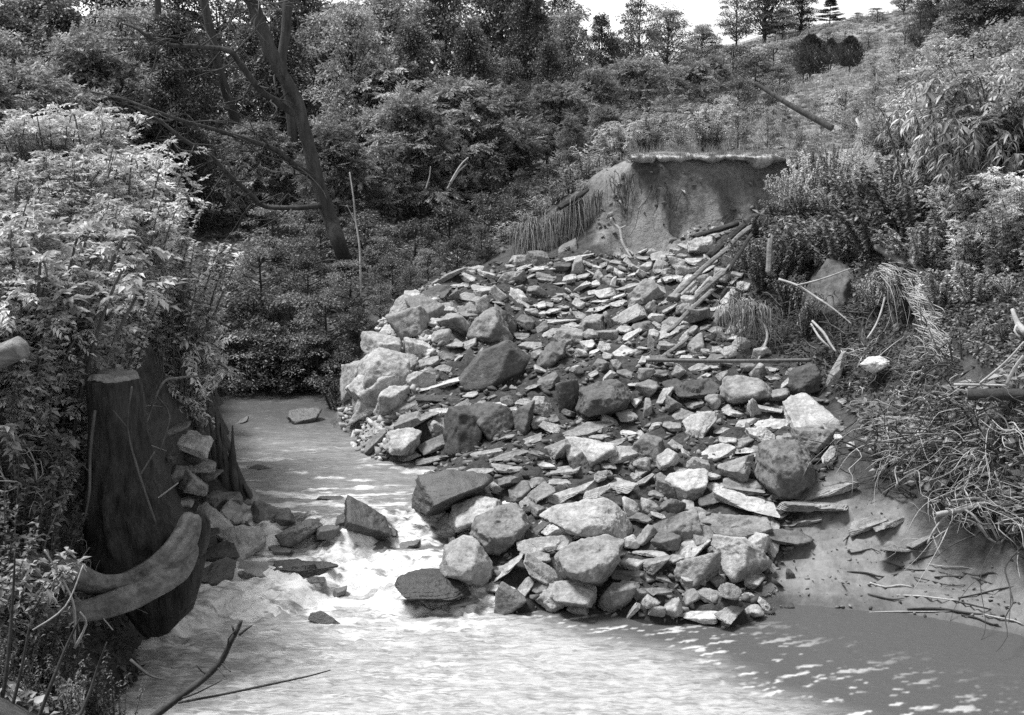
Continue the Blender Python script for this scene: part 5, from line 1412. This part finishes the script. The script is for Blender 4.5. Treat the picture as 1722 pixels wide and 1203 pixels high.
plant('cedar', 1428, 58, 62, "round_conifer", "conifer", label="round dark conifer with bare stem showing, nearer the bright shrubs", wide=.95)
plant('cedar', 1396, 66, 66, "round_conifer", "conifer", label="blurred dark conifer half hidden behind the two round ones", wide=.8)
plant('dark', 1640, 34, -120, "tree", "tree", label="dark tree crown hanging into the top corner above the bright shrubs", wide=1.3, z=5.6)
plant('dark', 1740, 32, -120, "tree", "tree", label="dark tree crown cut off by the right edge of the photo", wide=1.2, z=5.4)
plant('airy', 1545, 60, -40, "tree", "tree", label="small tree standing out against sky at the hill crest", wide=.7)
HB = 'bushes on the hill above the scarp'
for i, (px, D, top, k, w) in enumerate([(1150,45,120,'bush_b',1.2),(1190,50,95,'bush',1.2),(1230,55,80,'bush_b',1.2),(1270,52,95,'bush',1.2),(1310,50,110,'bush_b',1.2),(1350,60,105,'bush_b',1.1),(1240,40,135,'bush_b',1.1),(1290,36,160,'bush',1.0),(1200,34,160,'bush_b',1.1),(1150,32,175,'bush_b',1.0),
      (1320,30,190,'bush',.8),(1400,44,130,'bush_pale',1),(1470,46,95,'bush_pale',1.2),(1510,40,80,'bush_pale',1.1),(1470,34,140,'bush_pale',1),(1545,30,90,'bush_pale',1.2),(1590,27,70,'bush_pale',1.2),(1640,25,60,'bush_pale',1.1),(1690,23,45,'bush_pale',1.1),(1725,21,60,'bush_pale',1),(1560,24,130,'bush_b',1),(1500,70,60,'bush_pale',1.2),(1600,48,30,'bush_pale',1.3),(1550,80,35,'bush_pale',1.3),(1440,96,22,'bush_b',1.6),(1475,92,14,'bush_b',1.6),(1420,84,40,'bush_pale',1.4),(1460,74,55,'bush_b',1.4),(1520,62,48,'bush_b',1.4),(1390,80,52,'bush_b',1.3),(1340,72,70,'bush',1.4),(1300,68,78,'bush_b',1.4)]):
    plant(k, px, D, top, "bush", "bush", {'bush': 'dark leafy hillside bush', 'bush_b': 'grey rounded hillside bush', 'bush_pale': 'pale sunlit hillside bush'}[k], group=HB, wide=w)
TW = 'weeds on the terrace edge'
for i, (px, D, top, k, w) in enumerate([(1010,21,235,'forb',1),(960,20.4,270,'forb',1),(990,20.3,240,'forb',1),(935,20.3,300,'forb',1),(905,20.2,325,'forb',1),(880,20.2,350,'forb',1),(850,20,370,'forb',1.2),(1040,21,205,'locust',.8),(1090,22,190,'locust',.9),(1140,22.5,195,'bush_pale',.9),(1190,23,175,'locust',.9),
      (1240,23.5,190,'bush_pale',.9),(1290,23,195,'bush_pale',.9),(1340,22.5,200,'bush_pale',.9),(1380,22,205,'bush_pale',.9),(1065,24,190,'bush_pale',1),(1120,26,180,'bush_b',1),(1220,27,165,'bush_pale',1),(1300,28,180,'bush_pale',1),(1420,26,150,'bush_pale',1.1),(1370,32,170,'bush_pale',1.1),(1440,23,175,'bush_pale',1),(1470,20.5,190,'bush_pale',1),(1030,19.9,255,'forb',1.1),(975,19.8,300,'forb',1.1),(1420,19.6,225,'bush_pale',.9)]):
    plant(k, px, D, top, "weed_clump", "weed", {'forb': 'tall narrow-leaved weed', 'locust': 'feathery pale weed', 'bush_pale': 'bright leafy weed clump', 'bush_b': 'grey leafy weed clump'}[k], group=TW, wide=w)

# ------------------------------------------------------------------ right bank shrubs
RB = 'shrubs on the right bank'
for i, (px, D, top, k, w) in enumerate([(1285,15.6,430,'vine',.8),(1330,15.0,455,'vine',.7),(1352,14.4,490,'vine',.5),(1450,14.3,470,'vine',.7),(1475,13.9,455,'vine_pale',.6),(1400,14.1,515,'darkweed',.5),(1260,15.9,400,'vine',.7),(1245,15.2,470,'darkweed',.5),(1530,13.2,455,'vine',.7),(1320,14.4,530,'darkweed',.5)]):
    plant(k, px, D, top, "shrub", "shrub", {'vine': 'shaded vine tangle over bare roots', 'vine_pale': 'small pale vine tangle', 'darkweed': 'small dark weed among roots'}[k], group=RB, wide=w)
for i, (px, D, top, k, w) in enumerate([(1600,14.5,125,'lance',1.0),(1660,14,120,'lance',1.0),(1560,15,170,'lance',.9),(1630,13.4,190,'lance',.9),(1700,13.6,110,'locust',1.0),(1560,17,150,'locust',1),(1510,17.2,190,'locust',1),(1720,15,90,'bush_pale',1),(1660,16.5,110,'bush_pale',1),
      (1450,17.4,225,'bush_pale',.8),(1400,17.8,235,'elder_c',.7),(1360,18,250,'elder_c',.7),(1330,17.6,280,'elder_c',.7),(1500,16,250,'vine_pale',1),(1450,16.2,280,'vine',1),(1400,16.4,310,'vine_pale',1),(1350,16.6,320,'vine',1),(1300,16.8,335,'vine',.9),(1265,16.6,360,'vine',.8),(1540,14.6,290,'vine',1.1),(1480,15,330,'vine',1.1),(1420,15.2,360,'vine',1),(1360,15.6,375,'vine',.9),(1310,15.6,400,'vine',.9),
      (1600,13.6,310,'elder_b',.8),(1660,12.9,290,'elder_b',.9),(1720,12.3,280,'elder',.9),(1560,13.6,370,'vine_pale',1),(1620,12.9,370,'elder_b',.8),(1690,12.2,350,'elder_b',.8),(1740,11.8,400,'elder_b',.8),(1520,13.7,410,'vine',.9),(1640,12.4,440,'vine_pale',1),(1580,12.9,450,'vine_pale',.9),(1700,11.9,460,'vine_pale',.9),(1480,14,440,'darkweed',.9),(1740,11.3,520,'vine_pale',.8),(1670,11.8,520,'darkweed',.9),(1690,11.5,545,'vine',.7),(1650,11.8,560,'vine_pale',.6),(1730,11.2,570,'vine',.7),(1620,12.2,540,'vine',.6)]):
    plant(k, px, D, top, "shrub", "shrub", {'lance': 'shrub with long drooping pale leaves', 'locust': 'feathery pale shrub', 'bush_pale': 'bright dense shrub', 'vine': 'low dark leafy vine tangle', 'vine_pale': 'low pale leafy vine tangle', 'elder_b': 'spray-leaved shrub', 'elder': 'spray-leaved shrub', 'elder_c': 'bright small-leaved weed clump', 'darkweed': 'low dark weed clump'}[k], group=RB, wide=w)

# ------------------------------------------------------------------ left bank weeds
LB = 'weeds on the left bank'
for i, (px, D, top, k, w) in enumerate([(20,12.5,200,'elder',1.0),(100,12.8,170,'elder',1.0),(170,13,190,'elder_b',.9),(230,13.2,225,'elder',.8),(60,11.4,250,'elder_c',1),(130,11.6,240,'elder',.9),(200,12,260,'elder_b',.9),(265,12.6,310,'elder_c',.8),(10,10.6,290,'elder_b',1),(80,10.6,320,'elder_c',1),(150,10.9,320,'elder',.9),(220,11.4,340,'elder_b',.8),(280,12,400,'elder_c',.8),(300,12.6,440,'elder_b',.7),
      (-40,9.8,330,'elder',1),(30,9.7,400,'elder_c',.9),(100,10,420,'elder_b',.8),(170,10.5,430,'elder_c',.8),(230,11.2,450,'elder_b',.7),(290,11.8,480,'elder_b',.7),(330,12.3,500,'elder_c',.6),(-30,9,480,'elder_c',.9),(130,10.7,500,'fern',1.1),(200,11.6,515,'fern',1.0),(255,12.1,515,'fern',1.0),(310,12.5,525,'fern',.9),(60,10.2,510,'fern',1.1)]):
    plant(k, px, D, top, "leafy_weed", "weed", {'elder': 'tall bright weed with spray leaves', 'elder_b': 'drooping bright spray-leaved weed', 'elder_c': 'bright small-leaved weed', 'fern': 'arching fern-like weed'}[k], group=LB, wide=w)
for i, (px, D, top, k, w) in enumerate([(-10,9.4,380,'elder',.9),(50,9.5,370,'elder_b',.9),(100,10.5,400,'elder',.8),(175,11.2,420,'elder_b',.8),(235,11.6,440,'elder',.7),(285,11.6,455,'elder_b',.6),(20,9.1,450,'elder_b',.8),(75,9.9,480,'elder',.6),(150,11,480,'elder_b',.7),(215,11.6,500,'fern',.9)]):
    plant(k, px, D, top, "leafy_weed", "weed", {'elder': 'short bright weed with spray leaves', 'elder_b': 'short drooping spray-leaved weed', 'fern': 'low arching fern-like weed'}[k], group=LB, wide=w)
for i, (px, D, top, k, w) in enumerate([(338,12.7,610,'vine',.5),(346,13.2,640,'vine',.5),(344,12.2,640,'darkweed',.4),(352,13.8,600,'vine',.6),(352,14.6,590,'vine',.6),(356,12.9,690,'darkweed',.4),(300,11.9,560,'fern',.6)]):
    plant(k, px, D, top, "leafy_weed", "weed", {'vine': 'small vine on the creek wall', 'darkweed': 'small dark weed on the creek wall', 'fern': 'fern over the slab hollow'}[k], group=LB, wide=w)
for i, (px, D, top, k, w) in enumerate([(30,8.35,930,'darkweed',.5),(75,8.3,960,'vine',.35),(15,8.2,985,'vine',.4),(110,8.3,1000,'darkweed',.4),(55,8.1,1010,'darkweed',.5)]):
    plant(k, px, D, top, "leafy_weed", "weed", {'vine': 'small vine over the stump root', 'darkweed': 'dark weed in front of the stump root'}[k], group=LB, wide=w)
LW = 'dark weeds around the sawn stump'
for i, (px, D, top, k, w) in enumerate([(10,8.8,640,'vine_pale',.9),(70,9.2,650,'vine_pale',.8),(115,9.5,670,'darkweed',.7),(30,8.4,740,'darkweed',.9),(85,8.9,760,'vine_pale',.7),(10,8,820,'darkweed',.9),(70,8.4,850,'darkweed',.8),(120,8.9,880,'darkweed',.6),(-20,7.6,900,'vine',.9),(40,7.6,960,'darkweed',.8),(20,7.2,1020,'vine',.7),(90,7.6,1060,'darkweed',.7),(150,7.8,1090,'darkweed',.6),(60,6.9,1100,'darkweed',.7),(130,7.0,1120,'vine',.5),(200,7.8,1130,'darkweed',.5),(-10,6.6,1080,'darkweed',.8)]):
    plant(k, px, D, top, "low_weed", "weed", {'vine': 'shaded low leafy weed', 'vine_pale': 'pale low leafy weed', 'darkweed': 'shaded dark weed'}[k], group=LW, wide=w)
# bare dark stems in the bottom corner
BS = 'bare stems in the near bottom corner'
for i, pts in enumerate([[(-5,1230,6.4,8),(12,1120,6.5,7),(22,1000,6.6,5),(25,930,6.6,3)],[(10,1230,6.4,7),(35,1130,6.5,6),(50,1050,6.55,3)],[(60,1220,6.4,8),(90,1140,6.5,7),(115,1080,6.6,5),(135,1040,6.6,3)],[(120,1230,6.4,7),(145,1180,6.5,6),(165,1120,6.6,4),(180,1080,6.6,2)],[(55,1060,6.7,3),(110,1020,6.8,3),(140,950,6.9,2)],[(125,1080,7.4,4),(122,1010,7.3,4),(75,925,7.2,3)],[(125,1090,7.3,5),(145,1050,7.3,4),(135,1030,7.2,3)],[(220,1110,7.6,6),(250,1135,7.5,5),(275,1143,7.4,2)]]):
    p, r = pxpath(pts); V, F = tube(p, r, 7, .05, .1, 0, 400 + i)
    mb = MB(); mb.add(V, F)
    dk = i < 4 or i == 7
    tag(mb.build("dry_stalk", M['twig_dark'] if dk else M['twig'], None, p[0]), None, "stem", group=BS, desc="bare dark stem near the camera" if dk else "pale thin stem near the camera")

# ------------------------------------------------------------------ grass and ground cover: nobody could count the blades
def cover(name, polys, n, tms, size, mat, seed, up=True, lift=0.0, hang=False):
    r = np.random.default_rng(seed)
    pos = []
    for poly, share in polys:
        xs, ys = [p[0] for p in poly], [p[1] for p in poly]
        m = int(n * share)
        X, Y = r.uniform(min(xs), max(xs), m * 4), r.uniform(min(ys), max(ys), m * 4)
        k = in_poly(X, Y, poly) & (fbm(np.stack([X * .9, Y * .9, 0 * X], -1), 3) > r.uniform(-.45, .15, len(X)))
        X, Y = X[k][:m], Y[k][:m]
        pos.append(np.stack([X, Y, hgt(X, Y) + lift], 1))
    pos = np.concatenate(pos); n = len(pos)
    az = r.uniform(0, 6.28, n)
    if up:
        x = np.stack([np.cos(az), np.sin(az), 0 * az], 1); y = np.stack([-np.sin(az), np.cos(az), 0 * az], 1)
        z = np.stack([r.normal(0, .3, n), r.normal(0, .3, n), np.ones(n)], 1)
        R = np.stack([x, y, z], 2)
    else:
        d = np.stack([np.cos(az), np.sin(az), r.normal(.15, .35, n)], 1)
        R = frames(d, np.array([0, 0, 1]) + r.normal(0, .35, (n, 3)))
    o = stamps(tms, pos, R, size * r.uniform(.5, 1.3, n), r).build(name, mat)
    return tag(o, kind="stuff")
def gp(L): return [tuple(ground_at(a, b)[:2]) for a, b in L]
TERR = gp([(1015,19.8),(1060,19.9),(1340,20.0),(1380,18.8),(1500,24),(1480,34),(1100,34),(1000,26)])
HILL = gp([(1150,34),(1500,34),(1760,24),(1900,60),(1600,105),(1250,105),(1100,60)])
cover("terrace_grass", [(TERR, 1)], 12000, BLADE + LEAF, .2, M['grass'], 501)
cover("hill_grass", [(HILL, 1)], 45000, BLADE + LEAF + LEAF, .5, M['grass'], 502)
LEFTB = gp([(-150,6.3),(120,6.6),(180,7.6),(120,9.0),(240,10.9),(340,12.0),(345,14.5),(150,17),(-250,16)])
cover("bank_leaves", [(LEFTB, 1)], 15000, LEAF, .085, M['leaf_mid'], 503, up=False, lift=.04)
RIGHTB = gp([(1250,16.8),(1480,17.8),(1760,15),(1900,11),(1760,10.7),(1640,11.6),(1520,13.6),(1420,14.6),(1300,15.6)])
FRONTB = gp([(-150,7.0),(150,7.4),(235,8.4),(262,9.2),(200,9.6),(100,9.2),(-150,8.6)])
cover("near_bank_litter", [(FRONTB, 1)], 5200, LEAF + BLADE, .07, M['leaf_mid'], 510, up=False, lift=.03)
cover("slope_leaves", [(RIGHTB, 1)], 26000, LEAF, .06, M['leaf_mid'], 504, up=False, lift=.05)
FLOOR = gp([(330,17.2),(560,16.9),(660,18.2),(850,19.6),(1000,21),(950,34),(200,34),(250,20)])
cover("woodland_cover", [(FLOOR, 1)], 18000, LEAF, .13, M['leaf_dark'], 505, up=False, lift=.06)
BRUSHB = gp([(1430,12.8),(1722,11),(1850,10.3),(1722,10.2),(1620,10.7),(1480,11.5)])
cover("dry_litter", [(BRUSHB, 1)], 5000, BLADE + LEAF, .12, M['dry'], 506, up=False, lift=.02)
# grass hanging over the broken bank edge and the dry tuft on the right slope
def hanging(name, spots, n, L, mat, seed, label, cat, spread=.12, out=(0, -.4, 0), ragged=False):
    r = np.random.default_rng(seed)
    mb = MB()
    org = np.mean(spots, 0)
    for k in range(n):
        s = spots[r.integers(0, len(spots) - 1)] if len(spots) > 2 else spots[0]
        j = r.integers(0, len(spots) - 1); t = r.uniform()
        s = spots[j] * (1 - t) + spots[j + 1] * t + r.normal(0, spread, 3) * np.array([1, .6, .4])
        if ragged and vnoise(np.array([s * 7.0]))[0] < r.uniform(-.35, .25): continue
        l = L * (r.uniform(.15, 1.2) if ragged else r.uniform(.4, 1.1)) * (1 + .5 * vnoise(np.array([s * 3.0 + 5]))[0])
        o = np.array(out) + r.normal(0, .15, 3)
        q = np.array([s, s + o * l * .5 + np.array([0, 0, -.12 * l]), s + o * l * .8 + np.array([0, 0, -.5 * l]), s + o * l * .95 + r.normal(0, .05, 3) + np.array([0, 0, -l])])
        V, F = tube(q, np.array([.0045, .0045, .004, .0015]) * r.uniform(.6, 1.5), 3, .12, 0, 0, k, cap=False)
        mb.add(V, F)
    o = mb.build(name, mat, None, org)
    return tag(o, label, cat)
M['straw'] = mat_simple("straw", 0.3, 0.66, 8, .8)
hanging("dry_grass", np.array([P(1488,440,13.55), P(1520,480,13.2), P(1560,520,12.9), P(1580,560,12.6)]), 1300, .62, M['straw'], 601, "pale mop of dry grass hanging down the right slope", "grass tuft", .08, (.45, -.35, 0), True)
hanging("dry_grass", np.array([P(1575,560,12.4), P(1600,600,12.1), P(1640,640,11.8)]), 700, .5, M['straw'], 602, "straggling end of the dry grass reaching toward the black log", "grass tuft", .10, (.5, -.3, 0), True)
hanging("dry_grass", np.array([P(1232,508,14.5), P(1252,512,14.45), P(1270,520,14.4)]), 420, .42, M['wood'], 603, "small dry grass tuft drooping beside the rubble above the pipe", "grass tuft", .11, (.0, -.3, 0), True)
hanging("root_fringe", np.array([P(868,388,18.95), P(905,372,18.95), P(950,352,18.95), P(985,330,18.9)]), 1300, .8, M['wood'], 604, "fringe of pale roots and grass hanging from the broken bank edge", "roots", .09, (0, -.22, 0), True)
hanging("root_fringe", np.array([P(985,335,18.9), P(1020,310,18.85), P(1060,290,18.8)]), 300, .8, M['bark_dark'], 605, "dark roots hanging beside the soil scarp", "roots", .10, (0, -.2, 0), True)

SOIL = gp([(1255,15.6),(1330,15.2),(1500,14),(1640,12.2),(1600,11.6),(1480,12.2),(1400,13.4),(1270,14.6)])
cover("leaf_litter", [(SOIL, 1)], 5000, LEAF, .05, M['leaf_dark'], 507, up=False, lift=.02)
cover("scarp_weeds", [(SCARP, 1)], 500, BLADE + LEAF, .1, M['leaf_mid'], 508, up=False, lift=.02)

# short ragged grass along the turf edge
_r = np.random.default_rng(509)
_k = _r.integers(0, len(LIPX), 1800)
_pos = np.stack([LIPX[_k] + _r.normal(0, .01, 1800), LIPY[_k] + _r.uniform(-.02, .35, 1800) * _r.uniform(0, 1, 1800), np.full(1800, 3.735)], 1)
_z = np.stack([_r.normal(0, .4, 1800), _r.normal(-.3, .4, 1800), _r.uniform(-.2, 1.0, 1800)], 1); _z /= np.linalg.norm(_z, axis=1)[:, None]
_x = np.cross(_z, _r.normal(0, 1, (1800, 3))); _x /= np.linalg.norm(_x, axis=1)[:, None]
tag(stamps(BLADE, _pos, np.stack([_x, np.cross(_z, _x), _z], 2), 2 * .05 * _r.uniform(.4, 1.4, 1800), _r).build("turf_grass", M['grass']), kind="stuff")

hanging("root_fringe", np.array([P(262,590,11.3), P(300,575,11.75), P(330,572,12.15), P(346,575,12.5)]), 420, .5, M['bark'], 606, "dark hanging roots over the slab hollow behind the sawn stump", "roots", .05, (.1, -.25, 0), True)

TG = 'grass tufts along the turf edge'
for i in range(12):
    _j = int((i + .5) / 12 * len(LIPX)); _h = .06 + .10 * abs(vnoise(np.array([[i * 1.7, 0, 0]]))[0])
    o = empty("grass_tuft", (LIPX[_j], LIPY[_j] + .05 + .3 * ((i * 7) % 5) / 5, 3.71))
    o.scale = (_h / .42 * 1.3, _h / .42 * 1.3, _h / .42); o.rotation_euler = (0.2, 0, i * 2.1)
    link("blades", TREE['grass'][1], o); o["_mid"] = .1
    tag(o, None, "grass tuft", group=TG, desc="short grass tuft")
for i, (px, D, top, k, w) in enumerate([(1345,18.7,225,'bush_pale',.6),(1365,18.3,245,'bush_pale',.6),(1330,18.1,290,'vine_pale',.6),(1320,17.6,330,'vine_pale',.6),(1062,19.3,238,'bush_pale',.6),(1045,19.1,285,'forb',.8),(1300,17.4,355,'vine',.6)]):
    plant(k, px, D, top, "weed_clump", "weed", {'forb': 'narrow weed at the scarp shoulder', 'bush_pale': 'bright weed at the scarp shoulder', 'vine': 'vine at the scarp shoulder', 'vine_pale': 'pale vine at the scarp shoulder'}[k], group=TW, wide=w)
# ------------------------------------------------------------------ labels: what it is, what it stands beside, and its turn in the row only where nothing else tells it apart
LMARK = [("big dark diamond slab", 829, 624), ("pale crumbly mound", 650, 610), ("steel pipe", 1225, 607), ("round-shouldered boulder", 1402, 478), ("spear-shaped stone", 1405, 634),
         ("broadest pale slab", 988, 871), ("leaning planks", 1185, 470), ("mud flat", 1450, 960), ("white rapid", 590, 930), ("soil scarp", 1170, 340), ("root-hung bank edge", 910, 400),
         ("black overhanging slab", 768, 832), ("sawn stump", 200, 780), ("big smooth grey boulder", 1318, 782), ("layered pale slab", 1258, 848), ("wrinkled grey boulder", 985, 945), ("dark muddy boulder", 1018, 669),
         ("pale square block", 678, 741), ("splintered snag", 375, 760), ("pale pitted boulder", 1245, 942), ("grassy terrace edge", 1200, 255), ("fallen pole", 1335, 178), ("two round conifers", 1395, 92),
         ("leaning trunk", 500, 170), ("creek bend", 450, 660), ("dry grass tuft", 1560, 540), ("skyline gap", 1150, 30), ("boulder at the rapid's foot", 785, 948), ("capping slab", 728, 649), ("slanting pale block", 1169, 722)]
ORD = ["first", "second", "third", "fourth", "fifth", "sixth", "seventh", "eighth", "ninth", "tenth", "eleventh", "twelfth"]
NUM = ["zero", "one", "two", "three", "four", "five", "six", "seven", "eight", "nine", "ten", "eleven", "twelve"]
def finish_labels():
    bpy.context.view_layer.update()
    made = {}
    for o, desc in PENDING:
        bb = np.array([c[:] for c in o.bound_box]) if o.type == 'MESH' else np.zeros((1, 3))
        c = bb.mean(0) + np.array(o.location) if o.type == 'MESH' else np.array(o.location) + np.array([0, 0, o.get("_mid", 0.4)])
        x, y, _ = pix(c)
        best = min(LMARK, key=lambda L: math.hypot(L[1] - x, L[2] - y))
        dx, dy = x - best[1], y - best[2]
        if math.hypot(dx, dy) < 25: rel = "hard by the"
        elif abs(dx) > 1.2 * abs(dy): rel = "left of the" if dx < 0 else "right of the"
        else: rel = "above the" if dy < 0 else "below the"
        made.setdefault(f"{desc} {rel} {best[0]}", []).append((x, y, o))
    for text, L in made.items():
        if len(L) == 1:
            L[0][2]["label"] = text
            continue
        L.sort(key=lambda t: t[0])
        n = len(L)
        for i, (x, y, o) in enumerate(L):
            if i == 0: e = "leftmost"
            elif i == n - 1: e = "rightmost"
            elif i < 12: e = f"{ORD[i]} from left"
            else: e = f"{ORD[n - 1 - i] if n - 1 - i < 12 else 'middle'} from right"
            o["label"] = f"{text}, {e} of {NUM[n] if n < 13 else 'many'}"
        # (objects hold no helper properties once labelled)
finish_labels()
for o in bpy.data.objects:
    if "_mid" in o: del o["_mid"]
